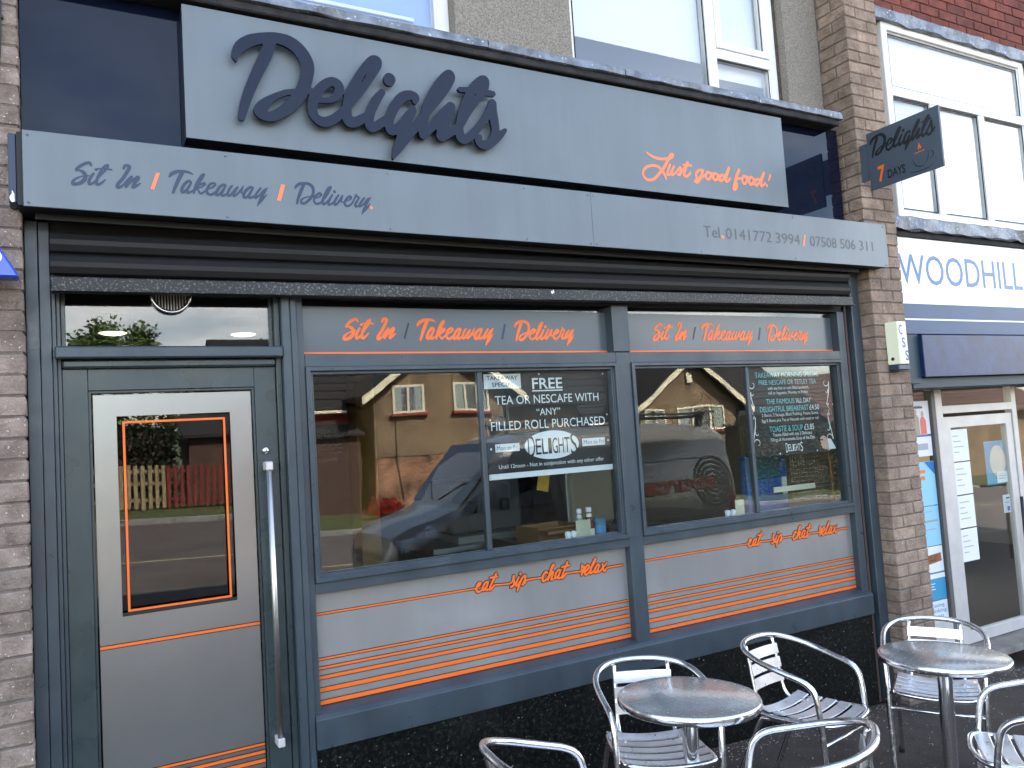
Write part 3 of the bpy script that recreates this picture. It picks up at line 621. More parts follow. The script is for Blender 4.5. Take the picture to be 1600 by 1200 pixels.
# carcass that closes the room and throws the shade; left wall unseen, added for shadow
box('shade_wall', -6.0, -0.60, 0.0, 9.0, -0.2, 6.6, 'roughcast', CAFE, bev=0)
box('rear_wall', -0.598, 10.4, 8.7, 9.0, -0.2, 6.6, 'roughcast', CAFE, bev=0)
box('party_wall', 4.60, 4.76, 0.12, 8.69, -0.2, 6.6, 'roughcast', CAFE, bev=0)
prism('roof', [(-0.6, 6.602), (9.6, 6.602), (4.5, 8.6)], -6.2, 20.0, 'soffit_dark', CAFE, axis='x')
box('upper_floor', -0.597, 4.597, 0.30, 8.69, 2.76, 3.60, 'soffit_dark', CAFE, bev=0)

# timber casing of the shopfront
box('door_post', -0.140, -0.098, -0.014, 0.10, 0.0, 2.684, 'slate_paint', CAFE)
box('door_post', -0.096, -0.060, -0.010, 0.10, 0.0, 2.684, 'slate_paint', CAFE)
box('door_frame', -0.059, -0.045, 0.006, 0.10, 0.0, 2.52, 'slate_paint', CAFE)
box('door_frame', -0.044, -0.031, 0.020, 0.10, 0.0, 2.52, 'slate_paint', CAFE)
box('header', -0.06, 4.36, 0.012, 0.12, 2.432, 2.76, 'soffit_dark', CAFE)
box('transom', -0.052, 0.778, -0.035, 0.10, 2.168, 2.214, 'slate_paint', CAFE, bev=.006)
box('transom_fillet', -0.0302, 0.757, 0.004, 0.10, 2.134, 2.167, 'door_paint', CAFE, bev=.008)
fl = box('fanlight', -0.030, 0.757, 0.058, 0.064, 2.2145, 2.4315, 'glass_fan', CAFE, bev=0)
box('bead', -0.030, -0.014, 0.046, 0.070, 2.2145, 2.4315, 'door_paint', fl)
box('bead', 0.744, 0.757, 0.046, 0.070, 2.2145, 2.4315, 'door_paint', fl)
# mullion between door and window
box('mullion', 0.780, 0.8145, -0.028, 0.10, 0.0, 2.4315, 'slate_paint', CAFE, bev=.004)
box('mullion', 0.8155, 0.845, -0.022, 0.10, 0.0, 2.4315, 'slate_paint', CAFE, bev=.004)
box('door_frame', 0.7572, 0.7792, 0.012, 0.10, 0.0, 2.4315, 'door_paint', CAFE)
box('window_stile', 0.8458, 0.8745, -0.002, 0.10, 0.676, 2.4315, 'slate_paint', CAFE)
# centre mullion, deeper above the opening lights
box('mullion', 2.495, 2.602, -0.012, 0.10, 2.184, 2.4315, 'slate_paint', CAFE, bev=.003)
box('mullion', 2.510, 2.600, -0.004, 0.10, 0.676, 2.1835, 'slate_paint', CAFE, bev=.003)
box('window_stile', 4.252, 4.312, -0.002, 0.10, 0.676, 2.4315, 'slate_paint', CAFE)
box('shutter_slot', 4.3125, 4.3595, 0.03, 0.10, 0.0, 2.4315, 'soffit_dark', CAFE)
mat('rust_brown', srgb(70, 52, 46), .7)
box('slot_edge', 4.318, 4.336, -0.004, 0.0295, 0.0, 2.60, 'rust_brown', CAFE)
box('shutter_guide', 4.360, 4.408, -0.030, 0.10, 0.0, 2.70, 'slate_paint', CAFE, bev=.004)
box('shutter_guide', 4.4085, 4.449, -0.022, 0.10, 0.0, 2.70, 'slate_paint', CAFE, bev=.004)
box('tape_patch', -0.133, -0.102, -0.0165, -0.0142, 2.205, 2.305, 'tape', CAFE, bev=0)
# rails
for x0, x1 in ((0.875, 2.5095), (2.6005, 4.2515)):
    box('rail', x0, x1, -0.001, 0.10, 2.127, 2.1825, 'slate_paint', CAFE)
    box('rail', x0, x1, -0.001, 0.10, 1.168, 1.2135, 'slate_paint', CAFE)
# sill board with a weathered slope on top
prism('sill', [(-0.032, .545), (0.10, .545), (0.10, .700), (0.036, .698), (-0.014, .678), (-0.032, .664)], .846, 4.3115, 'slate_paint', CAFE, bev=.002, axis='x')
# granite stall riser
rz_ = box('stall_riser', 0.846, 4.345, 0.022, 0.10, -0.02, 0.5445, 'black_edge', CAFE, bev=0)
for a, b in zip((0.848, 1.72, 2.592, 3.464), (1.718, 2.590, 3.462, 4.336)):
    box('granite_slab', a, b, 0.000, 0.021, 0.0, 0.5435, 'granite', rz_, bev=.0015)
box('door_step', -0.14, 0.845, -0.03, 0.12, -0.02, 0.205, 'kerbstone', CAFE, bev=.01)

def stripe(parent, x0, x1, z0, z1, y, edge=.0035):
    if edge: flat('stripe_edge', x0, x1, z0 - edge, z1 + edge, y, 'black_print', parent)
    flat('stripe', x0, x1, z0, z1, y - .0012, 'orange', parent)

# door leaf
DR = box('door', 0.669, 0.7555, 0.030, 0.075, 0.21, 2.1335, 'door_paint', CAFE)
box('door_stile', -0.0300, 0.0545, 0.030, 0.075, 0.21, 2.1335, 'door_paint', DR)
box('door_rail', 0.0550, 0.6685, 0.031, 0.075, 2.050, 2.1335, 'door_paint', DR)
box('door_rail', 0.0550, 0.6685, 0.031, 0.075, 0.21, 0.335, 'door_paint', DR)
frame_ring('glazing_bead', 0.0552, 0.6683, 0.3355, 2.0495, 0.009, 0.040, 0.073, 'door_paint', DR, bev=.001)
vx0, vx1, vz0, vz1 = 0.150, 0.570, 1.185, 1.950
put('vinyl_panel', [(.0705, .052, .345), (.6545, .052, .345), (.6545, .052, 2.034), (.0705, .052, 2.034), (vx0, .052, vz0), (vx1, .052, vz0), (vx1, .052, vz1), (vx0, .052, vz1)],
    [(0, 1, 5, 4), (1, 2, 6, 5), (2, 3, 7, 6), (3, 0, 4, 7)], 'door_vinyl', DR)
g_ = box('door_glass', .0645, .659, .0735, .0755, 1.16, 2.04, 'glass_door', DR, bev=0)
# the loose pane leans about one degree
_t = R(0.85); gc = Vector((.36, .0715, 1.57))
d_ = ROOT[g_]
for v in g_.data.vertices:
    p = v.co + d_; p.y = gc.y + (p.y - .0745) - (p.z - gc.z) * math.tan(_t)
    v.co = p - d_
b4 = (0.1695, 0.550, 1.200, 1.930); w_ = .0085
for q in ((b4[0], b4[1], b4[2], b4[2] + w_), (b4[0], b4[1], b4[3] - w_, b4[3]), (b4[0], b4[0] + w_, b4[2] + w_, b4[3] - w_), (b4[1] - w_, b4[1], b4[2] + w_, b4[3] - w_)):
    flat('orange_border', *q, .0512, 'orange', DR)
flat('black_border', vx0, vx1, vz0, vz0 + .0135, .0516, 'black_print', DR)
stripe(DR, .0705, .6545, 1.074, 1.0845, .0510)
for z_, h_ in ((.592, .009), (.560, .012), (.525, .014), (.485, .016)): stripe(DR, .0705, .6545, z_, z_ + h_, .0510)
HB = tube('handle', [(.702, -.028, .62), (.702, -.028, 1.70)], .0115, 'stainless', DR, seg=16)
for z_ in (.595, 1.700): box('handle_mount', .688, .716, -.042, .030, z_, z_ + .036, 'anodised', HB, bev=.004)
bm = bmesh.new(); add_lathe(bm, [(0, .012), (.013, .012), (.0155, .006), (.0155, 0)], 0, 0, 20)
for v in bm.verts: v.co = Vector((.703 + v.co.x, .030 - v.co.z, 1.782 + v.co.y))
lk = finish(bm, 'lock', 'chrome', DR)
box('keyway', .7015, .7045, .0165, .0175, 1.776, 1.788, 'gasket', lk, bev=0)

# extractor ring set in the fanlight
bm = bmesh.new(); add_lathe(bm, [(.078, 0), (.078, .022), (.066, .022), (.066, 0)], 0, 0, 36)
for v in bm.verts: v.co = Vector((.360 + v.co.x, .056 - v.co.z, 2.432 + v.co.y))
VT = finish(bm, 'extractor_vent', 'chrome', None, label='round chrome ringed extractor vent set in the glass over the door', cat='vent')
bm = bmesh.new(); add_lathe(bm, [(0, 0), (.0655, 0)], 0, 0, 30)
for v in bm.verts: v.co = Vector((.360 + v.co.x, .055, 2.432 + v.co.y))
finish(bm, 'vent_back', 'gasket', VT)
for k in range(-5, 6):
    x = k * .011; hh = math.sqrt(.064 ** 2 - x * x)
    box('vent_slat', .360 + x - .0012, .360 + x + .0012, .044, .053, 2.432 - hh, 2.432 + hh, 'anodised', VT, bev=0)

# opening lights
def window(x0, x1, zb, xm):
    F_ = frame_ring('window', x0, x1, zb, 2.1265, .019, -.016, .05, 'slate_paint', CAFE, bev=.0022, inner=(.014, .004))
    box('glazing_bar', xm - .012, xm + .012, .010, .046, zb + .034, 2.0930, 'slate_paint', F_, bev=.003)
    box('pane', x0 + .0332, xm - .0122, .022, .026, zb + .0332, 2.0932, 'glass_win', F_, bev=0)
    box('pane', xm + .0122, x1 - .0332, .030, .034, zb + .0332, 2.0932, 'glass_win', F_, bev=0)
    n = 0
    for fx in (.07, .38, .70, .95):
        X = x0 + (x1 - x0) * fx
        for Z in (2.1175, zb + .009):
            box('screw', X - .003, X + .003, -.0175, -.0162, Z - .003, Z + .003, 'gasket', F_, bev=.001)
    for fz in (.15, .45, .8):
        for X in (x0 + .009, x1 - .009):
            Z = zb + (2.1265 - zb) * fz
            box('screw', X - .003, X + .003, -.0175, -.0162, Z - .003, Z + .003, 'gasket', F_, bev=.001)
    return F_
W1 = window(.8755, 2.5090, 1.2145, 1.711)
W2 = window(2.6012, 4.2508, 1.2145, 3.452)

# lettered bands above the opening lights
SX = 1.097
def slash(k, m, parent, y, sx=1.0, ox=0.0, oz=0.0, xf=0.0, zf=0.0, thin=1.0):
    (x1, z1, r), (x2, z2, _) = [[v * 1e-4 for v in TR[k][0][i:i + 3]] for i in (0, 3)]
    w = r * 1.12 * thin
    if z1 < z2: x1, z1, x2, z2 = x2, z2, x1, z1
    q = [(x2 - w, z2 - r * .6), (x2 + w, z2 - r * .6), (x1 + w, z1 + r * .6), (x1 - w, z1 + r * .6)]
    return put('slash', [(ox + (a - xf) * sx, y, oz + (b - zf) * sx) for a, b in q], [(0, 1, 2, 3)], m, parent)
for x0, x1, tx in ((.8765, 2.4945, 1.067), (2.6035, 4.2495, 2.808)):
    P = box('fanlight_panel', x0, x1, .050, .054, 2.1835, 2.4000, 'band_grey', CAFE, bev=0)
    box('pane', x0, x1, .0545, .0575, 2.4005, 2.4315, 'glass_fan', P, bev=0)
    flat('orange_line', x0 + .002, x1 - .002, 2.1845, 2.1965, .0485, 'orange', P)
    for k in ('SIT', 'TAKE', 'DELV'):
        lettering('lettering', [k], 'orange', P, .0485, SX, tx, 2.262, .022, 2.786)
    for k in ('SL1', 'SL2'):
        slash(k, 'black_print' if k == 'SL1' else 'navy_print', P, .0485, SX, tx, 2.262, .022, 2.786, thin=.62)

# lower vinyl panels
ST = ((.8865, .894), (.8485, .858), (.8075, .821), (.755, .772), (.7025, .720))
for x0, x1, dx in ((.8755, 2.5092, 0.0), (2.6008, 4.2515, 1.739)):
    P = box('lower_panel', x0, x1, .040, .046, .7005, 1.1675, 'vinyl_grey', CAFE, bev=0)
    for a, b in ST: stripe(P, x0 + .003, x1 - .003, a, b, .0388)
    flat('stripe_edge', x0 + .003, 1.60 + dx, 1.0710, 1.0840, .0388, 'black_print', P)
    flat('stripe', x0 + .003, 1.60 + dx, 1.0740, 1.0810, .0376, 'orange', P)
    lettering('lettering_edge', ['EAT'], 'black_print', P, .0388, 1, dx, 0, 0, 0, grow=.0042)
    lettering('lettering', ['EAT'], 'orange', P, .0372, 1, dx, 0, 0, 0)

# ------------------------------------------------------------------ roller shutter rolled up under the box
SH = thing('roller_shutter', (2.1, -.06, 2.44), 'rolled up dark steel roller shutter with speckled bottom bar under the sign box', 'shutter')
def tilt(o):
    for v in o.data.vertices: v.co.z += (v.co.x + ROOT[o].x - 2.1) * .0115
prof = []
for k in range(2):
    z_ = 2.540 + k * .083
    pr = [(-.050, z_ - .040), (-.064, z_ - .034), (-.076, z_ - .012), (-.078, z_ + .006), (-.066, z_ + .030), (-.054, z_ + .041), (-.046, z_ + .030), (-.046, z_ - .030)]
    o = prism('shutter_slat', pr, -.0575, 4.3115, 'shutter', SH, axis='x'); tilt(o)
o = box('bottom_bar', -.0580, 4.3118, -.085, -.040, 2.432, 2.489, 'shutter_bar', SH, bev=.004); tilt(o)
o = box('bar_lip', -.0580, 4.3118, -.098, -.0855, 2.432, 2.440, 'shutter_bar', SH, bev=.002); tilt(o)

lettering('paint_splash', None, 'white', SH, -.0862, strokes=[[20900, 24700, 60, 20950, 24760, 40, 20960, 24840, 16], [20860, 24730, 30, 20840, 24790, 12], [20990, 24720, 22, 21030, 24740, 10]], cell=.0008)
# ------------------------------------------------------------------ shutter box with the lettered board
SB = thing('shutter_box_sign', (2.2, -.1, 2.69), 'long pale grey signboard with phone numbers boxed out over the shop window', 'sign')
box('housing', -.150, 4.525, -.188, -.0005, 2.690, 2.955, 'soffit_dark', SB, bev=.002)
box('soffit_lip', -.10, 4.36, -.112, -.104, 2.664, 2.6895, 'shutter', SB, bev=.002)
box('end_flange', -.176, -.1505, -.178, -.02, 2.70, 2.95, 'navy_print', SB, bev=.003)
lettering('worn_chip', None, 'white', SB, -.1792, strokes=[[-1640, 27080, 60, -1660, 27180, 75, -1630, 27300, 40, -1650, 27420, 14]], cell=.0012)
for x0, x1 in ((-.131, 2.2795), (2.2805, 4.530)): box('sign_board', x0, x1, -.200, -.1885, 2.6855, 2.960, 'fascia_grey', SB, bev=.0015)
for k in ('SIT', 'TAKE', 'DELV'): lettering('lettering', [k], 'navy_print', SB, -.2012, grow=-.0006)
for k in ('SL1', 'SL2'): slash(k, 'orange_pale', SB, -.2012)
lettering('full_stop', ['FDOT'], 'orange_pale', SB, -.2012)
text('lettering', 'Tel', 3.006, 3.120, 2.782, .062, -.2012, 'grey_print', SB)
flat('tel_dot', 3.130, 3.150, 2.780, 2.798, -.2012, 'orange_pale', SB)
text('phone_number', '0141772', 3.165, 3.515, 2.782, .060, -.2012, 'grey_print', SB); text('phone_number', '3994', 3.548, 3.745, 2.782, .060, -.2012, 'grey_print', SB)
lettering('slash', None, 'orange_pale', SB, -.2012, strokes=[[37700, 27800, 65, 37870, 28380, 65]])
text('phone_number', '07508', 3.830, 4.058, 2.781, .060, -.2012, 'grey_print', SB); text('phone_number', '506', 4.092, 4.228, 2.781, .060, -.2012, 'grey_print', SB); text('phone_number', '311', 4.264, 4.392, 2.781, .060, -.2012, 'grey_print', SB)
bm = bmesh.new(); add_lathe(bm, [(0, .004), (.0035, .003), (.005, 0)], 0, 0, 10)
for v in bm.verts: v.co = Vector((v.co.x, -v.co.z, v.co.y))
rv_me = bpy.data.meshes.new('rivet'); bm.to_mesh(rv_me); bm.free(); rv_me.materials.append(M_['fascia_grey'])
for x in (-.115, .55, 1.22, 1.9, 2.262, 2.298, 2.98, 3.7, 4.505):
    for z in (2.943, 2.700):
        o = bpy.data.objects.new('rivet', rv_me); link(o, SB); o.location = Vector((x, -.2002, z)) - ROOT[SB]

# ------------------------------------------------------------------ fascia sign with raised letters
FS = thing('fascia_sign', (2.1, -.04, 3.04), 'long grey sign panel with raised navy script letters on a black fascia', 'sign')
box('sign_panel', .425, 3.815, -.080, -.0745, 3.045, 3.600, 'fascia_grey', FS, bev=.0015)
box('panel_tray', .4265, 3.8135, -.0740, .0005, 3.0465, 3.5985, 'black_edge', FS, bev=.001)
lettering('raised_lettering', ['DELIGHTS'], 'navy_letter', FS, -.117, extrude=.008)
lettering('lettering', ['JUST'], 'orange_pale', FS, -.0812)
pegs = ((.70, 3.30), (.93, 3.25), (1.20, 3.22), (1.36, 3.20), (1.62, 3.22), (1.80, 3.2))
for x, z in pegs: tube('letter_peg', [(x, -.1085, z), (x, -.0802, z)], .006, 'black_edge', FS, seg=8)
BP = box('black_fascia', -.141, 4.410, .001, .012, 2.90, 3.628, 'black_gloss', CAFE, bev=0)

# ------------------------------------------------------------------ upper floor: lead cill, roughcast, windows
def wavy(name, x0, x1, yf, yb, z0, z1, m, parent, n=120, amp=.004, drop=.0, seed=1):
    rr = random.Random(seed); ph = [(rr.uniform(3, 30), rr.uniform(0, 6.3), rr.uniform(.3, 1)) for _ in range(7)]
    w = lambda x, k: sum(a * math.sin(f * x + p + k) for f, p, a in ph) * amp / 2.2
    vs, fs = [], []
    for i in range(n + 1):
        x = x0 + (x1 - x0) * i / n
        vs += [(x, yb, z1 + .006), (x, yf + .012, z1 + w(x, 1) * .4), (x, yf + w(x, 0), z1 - .010 + w(x, 2) * .4), (x, yf + w(x, 3), z0 + w(x, 4) + drop * w(x, .5)), (x, yf + .016, z0 - .004 + w(x, 4)), (x, yb, z0 + .002)]
    for i in range(n):
        for k in range(6): fs.append((i * 6 + k, i * 6 + 6 + k, i * 6 + 6 + (k + 1) % 6, i * 6 + (k + 1) % 6))
    fs += [tuple(range(5, -1, -1)), tuple(n * 6 + k for k in range(6))]
    return put(name, vs, fs[::1], m, parent)
mat('under_cill', srgb(52, 50, 50), .9, col2=srgb(30, 30, 32), vscale=14, bump=.6, bscale=30)
for a, b, sd in ((-.155, .62, 1), (.625, 1.80, 2), (1.805, 2.62, 3), (2.625, 3.60, 4), (3.605, 4.330, 5)):
    wavy('lead_cill', a, b, -.118, .30, 3.652, 3.696, 'lead', CAFE, n=50, amp=.004, seed=sd)
box('cill_bed', -.15, 4.322, -.100, .29, 3.612, 3.650, 'under_cill', CAFE, bev=.006)
UZ = 3.699
box('roughcast_wall', 1.745, 2.450, .11, .29, UZ, 6.6, 'roughcast', CAFE, bev=0)
box('roughcast_wall', 4.128, 4.449, .11, .29, UZ, 6.6, 'roughcast', CAFE, bev=0)
box('roughcast_wall', -.598, .10, .11, .29, UZ, 6.6, 'roughcast', CAFE, bev=0)
box('roughcast_wall', .101, 1.744, .111, .29, 5.5, 6.6, 'roughcast', CAFE, bev=0)
box('roughcast_wall', 2.451, 4.127, .111, .29, 5.5, 6.6, 'roughcast', CAFE, bev=0)
mat('mortar_strip', srgb(92, 80, 72), .95, col2=srgb(60, 52, 48), vscale=40)
box('mortar_strip', 4.112, 4.1275, .165, .21, UZ, 5.5, 'mortar_strip', CAFE, bev=.002)
U1 = frame_ring('upper_window', .102, 1.7435, UZ + .002, 5.495, .062, .175, .24, 'upvc', CAFE, bev=.004, inner=(.012, .19))
box('pane', .176, 1.669, .206, .210, UZ + .076, 5.42, 'glass_up', U1, bev=0)
mat('curtain_blue', srgb(150, 178, 226), .8)
mat('room_blue', srgb(66, 96, 150), .8)
U2 = frame_ring('upper_window', 2.4515, 4.1115, UZ + .002, 5.495, .058, .175, .24, 'upvc', CAFE, bev=.004, inner=(.012, .19))
box('window_mullion', 3.515, 3.590, .177, .238, UZ + .062, 5.435, 'upvc', U2, bev=.004)
box('window_transom', 3.592, 4.050, .178, .237, 4.055, 4.120, 'upvc', U2, bev=.004)
sash = frame_ring('sash', 3.594, 4.048, 4.122, 5.433, .045, .170, .232, 'upvc', U2, bev=.004)
frame_ring('gasket', 3.637, 4.005, 4.165, 5.39, .004, .1825, .19, 'gasket', U2, bev=0)
frame_ring('gasket', 3.594, 4.046, UZ + .064, 4.053, .004, .1885, .196, 'gasket', U2, bev=0)
frame_ring('gasket', 2.5225, 3.5135, UZ + .073, 5.42, .004, .1885, .196, 'gasket', U2, bev=0)
box('pane', 2.5235, 3.5145, .206, .210, UZ + .074, 5.42, 'glass_up', U2, bev=0)
box('pane', 3.5905, 4.0405, .206, .210, UZ + .074, 4.054, 'glass_up', U2, bev=0)
box('pane', 3.640, 4.002, .206, .210, 4.168, 5.386, 'glass_up', U2, bev=0)
box('roller_blind', 2.50, 3.53, .262, .268, 4.045, 5.46, 'blind', U2, bev=0)
box('roller_blind', 3.55, 4.09, .262, .268, 3.97, 5.46, 'blind', U2, bev=0)
box('roller_blind', .12, 1.70, .262, .268, 3.90, 5.46, 'curtain_blue', U1, bev=0)
box('room_back', .11, 4.10, .60, .62, 3.61, 5.5, 'room_blue', CAFE, bev=0)
box('blind_tag', .86, 1.10, .252, .256, 3.865, 3.905, 'white', U1, bev=.001)
box('blind_batten', .60, 1.58, .246, .256, 3.918, 3.938, 'white', U1, bev=.003)

# ------------------------------------------------------------------ brick piers
def brick_mesh(w, d, h, m):
    bm = bmesh.new(); add_box(bm, -w / 2, w / 2, -d / 2, d / 2, -h / 2, h / 2, .004)
    for v in bm.verts:
        v.co += Vector((rnd.uniform(-.0012, .0012), rnd.uniform(-.0015, .0015), rnd.uniform(-.0012, .0012)))
    me = bpy.data.meshes.new('brick'); bm.to_mesh(me); bm.free(); me.materials.append(M_[m]); return me
def lay(me, x, y, z, parent):
    o = bpy.data.objects.new('brick', me); link(o, parent)
    o.location = Vector((x + rnd.uniform(-.001, .001), y + rnd.uniform(-.0015, .0015), z + rnd.uniform(-.001, .001))) - ROOT[parent]
    o.rotation_euler = (0, 0, rnd.uniform(-.004, .004) + (math.pi if rnd.random() < .5 else 0))
    return o
C = 0.0752; BH = 0.0672
PIL = box('pier', 4.456, 4.760, -.109, .295, -.05, 6.6, 'mortar', CAFE, bev=0)
X0, X1, Y0, Y1 = 4.450, 4.766, -.115, .112
mA = [brick_mesh(.2085, .1025, BH, 'brick_beige') for _ in range(3)]     # stretcher on the front
mB = [brick_mesh(.1005, .1025, BH, 'brick_beige') for _ in range(3)]
mC = [brick_mesh(.1005, .2130, BH, 'brick_beige') for _ in range(3)]
mR = [brick_mesh(.1005, .1120, BH, 'brick_beige') for _ in range(2)]
for k in range(68):
    z = .036 + k * C
    if k % 2:
        lay(rnd.choice(mA), X0 + .10425, Y0 + .05125, z, PIL); lay(rnd.choice(mB), X1 - .05025, Y0 + .05125, z, PIL)
        if 4.9 > z > 0: lay(rnd.choice(mR), X0 + .05025, Y0 + .113 + .056, z, PIL)
    else:
        lay(rnd.choice(mC), X0 + .05025, Y0 + .1065, z, PIL); lay(rnd.choice(mA), X1 - .10425, Y0 + .05125, z, PIL)
LP = box('pier', -.470, -.148, -.090, .10, -.05, 6.6, 'mortar', CAFE, bev=0)
lA = [brick_mesh(.2085, .1025, BH, 'brick_dark') for _ in range(4)]; lB = [brick_mesh(.1005, .1025, BH, 'brick_dark') for _ in range(3)]
for k in range(6, 60):
    z = .036 + k * C
    if k % 2: lay(rnd.choice(lA), -.142 - .10425, -.0945 + .05125, z, LP); lay(rnd.choice(lB), -.142 - .2185 - .05025, -.0945 + .05125, z, LP)
    else: lay(rnd.choice(lB), -.142 - .05025, -.0945 + .05125, z, LP); lay(rnd.choice(lA), -.142 - .1105 - .10425, -.0945 + .05125, z, LP)
# black cable clipped to the left pier
cb = tube('cable', catmull([(-.196, -.104, 4.4), (-.194, -.104, 3.75), (-.193, -.106, 3.45), (-.200, -.104, 3.25), (-.225, -.104, 3.10)], 6), .0045, 'gasket', CAFE, seg=6)
for z in (3.62, 3.40): box('cable_clip', -.204, -.184, -.111, -.094, z, z + .012, 'gasket', cb, bev=.001)

# ------------------------------------------------------------------ neighbouring shop
NB = thing('neighbour_shop', (6.5, .1, 0), 'shop with white and navy fascia, red brick upper wall and white framed window', 'building')
XR = 10.4
# red brick above the upstairs window
RW = box('brick_wall', 4.767, XR, .075, .29, 4.62, 6.6, 'mortar_red', NB, bev=0)
box('brick_wall', 7.10, XR, .075, .29, 3.12, 4.619, 'mortar_red', NB, bev=0)
rA = [brick_mesh(.2115, .06, BH, 'brick_red') for _ in range(6)]
for k in range(11):
    for i in range(25):
        x = 4.80 + (.1075 if k % 2 else 0) + i * .2215 + .09
        if x < 10.3: lay(rnd.choice(rA), x, .066 + .03, 4.66 + k * C, RW)
rB = [brick_mesh(.1005, .06, BH, 'brick_red') for _ in range(2)]
for k in range(0, 11):
    lay(rnd.choice(rB), 4.818 if k % 2 else 4.82, .066 + .03, 4.66 + k * C, RW) if k % 2 else None
box('roughcast_strip', 4.767, 5.062, .10, .29, 3.00, 4.6195, 'roughcast', NB, bev=0)
box('roughcast_strip', 6.83, 7.099, .10, .29, 3.00, 4.6195, 'roughcast', NB, bev=0)
wavy('lead_flashing', 4.768, 7.3, .030, .10, 4.535, 4.625, 'lead', NB, n=140, amp=.006, drop=2.6, seed=8)
NW = frame_ring('upper_window', 5.0635, 6.829, 3.115, 4.545, .062, .06, .14, 'upvc', NB, bev=.005, inner=(.012, .08))
box('window_transom', 5.128, 6.764, .062, .138, 4.005, 4.075, 'upvc', NW, bev=.004)
for x in (5.545, 6.145): box('window_mullion', x, x + .072, .063, .137, 3.180, 4.0035, 'upvc', NW, bev=.004)
for (a, b, c, d) in ((5.140, 5.544, 3.190, 4.004), (5.618, 6.144, 3.190, 4.004), (6.218, 6.754, 3.190, 4.004), (5.140, 6.754, 4.076, 4.470)):
    frame_ring('gasket', a + .002, b - .002, c + .002, d - .002, .008, .076, .082, 'gasket', NW, bev=0)
    box('pane', a + .003, b - .003, .090, .094, c + .003, d - .003, 'glass_up', NW, bev=0)
    box('roller_blind', a, b, .118, .122, c, d, 'blind', NW, bev=0)
wavy('lead_cill', 4.768, 7.4, -.055, .28, 3.005, 3.095, 'lead', NB, n=140, amp=.009, drop=1.6, seed=9)
box('cill_bed', 4.768, 7.4, -.02, .28, 2.962, 2.997, 'under_cill', NB, bev=.004)
# fascia
FA = box('fascia_board', 4.768, XR, -.002, .06, 2.502, 2.960, 'sign_white', NB, bev=.001)
text('lettering', 'WOODHILL', 4.905, 6.372, 2.640, .205, -.0035, 'sign_blue_letter', FA, bold=.004)
FB = box('fascia_band', 4.768, XR, -.001, .06, 2.296, 2.5015, 'sign_navy', NB, bev=.001)
flat('white_line', 4.768, XR, 2.390, 2.4005, -.0025, 'sign_white', FB)
box('shutter_box', 5.062, XR, -.020, .30, 1.998, 2.288, 'blue_metal', NB, bev=.004)
box('shutter_guide', 4.768, 5.0615, .012, .05, 1.96, 2.2955, 'teal_dark', NB, bev=0)
box('shutter_lip', 4.99, XR, .03, .30, 1.925, 1.9975, 'teal_dark', NB, bev=.004)
# recessed aluminium door and screen
ND = thing('shop_door', (5.9, .3, 0), 'silver framed glass shop door with white notices taped to its glass', 'door')
DY = .30
def nbx(n, a, b, c, d, m='anodised', p=NB, y0=DY, y1=DY + .06, bev=.003): return box(n, a, b, y0, y1, c, d, m, p, bev=bev)
nbx('door_post', 5.62, 5.70, .02, 1.9245); nbx('door_post', 6.60, 6.66, .02, 1.9245)
mat('grey_post', srgb(92, 90, 88), .5)
nbx('screen_post', 5.575, 5.618, .02, 1.9245, 'grey_post')
nbx('door_head', 5.7005, 6.5995, 1.740, 1.800)
nbx('screen_cill', 4.768, 5.574, .02, .26)
lf = frame_ring('door_leaf', 5.705, 6.595, .035, 1.715, .085, DY + .01, DY + .055, 'anodised', ND, bev=.003)
box('pane', 5.791, 6.509, DY + .030, DY + .034, .121, 1.629, 'glass_shop', lf, bev=0)
box('pane', 5.701, 6.599, DY + .030, DY + .034, 1.801, 1.924, 'glass_shop', ND, bev=0)
box('screen_pane', 4.768, 5.574, DY + .030, DY + .034, .261, 1.924, 'glass_shop', ND, bev=0)
tube('door_pull', [(6.545, DY - .03, .55), (6.545, DY - .03, 1.05)], .012, 'gasket', lf, seg=10)
box('shop_threshold', 4.768, 6.9, .10, .40, -.02, .03, 'kerbstone', NB, bev=.004)
box('shop_side_screen', 6.661, 7.6, DY + .03, DY + .034, .26, 1.924, 'glass_shop', NB, bev=0)
box('shop_stall_riser', 6.661, XR, DY, DY + .05, .02, .259, 'anodised', NB, bev=0)
mat('shop_inner', srgb(216, 214, 200), .8)
mat('shop_floor', srgb(92, 84, 78), .7)
box('shop_floor', 4.77, XR, .401, 6.0, -.02, .02, 'shop_floor', NB, bev=0)
box('shop_back_wall', 4.77, XR, 5.0, 5.1, .0205, 2.69, 'shop_inner', NB, bev=0)
box('shop_ceiling', 4.77, XR, .31, 5.0, 2.70, 2.75, 'shop_inner', NB, bev=0)
box('upper_deck', 4.77, XR, .30, 8.69, 2.96, 3.00, 'soffit_dark', NB, bev=0)
box('party_wall', XR, XR + .2, 0, 8.69, -.2, 6.6, 'roughcast', NB, bev=0)
box('fascia_return', 4.768, XR, .0605, .30, 2.289, 2.9605, 'teal_dark', NB, bev=0)
mat('lamp_warm', (.9, .8, .55), .5, emit=(1.0, .84, .58), estr=7)
for i, (x, y) in enumerate(((5.45, 1.1), (6.7, 1.5))):
    o = lathe('ceiling_lamp', [(0, 2.640), (.16, 2.645), (.19, 2.67), (.19, 2.699)], x, y, 'lamp_warm', None)
    tag(o, ['round lit ceiling lamp inside the neighbouring shop, by the screen', 'round lit ceiling lamp inside the neighbouring shop, behind the door'][i], 'lamp', 'lit lamps in the neighbouring shop')
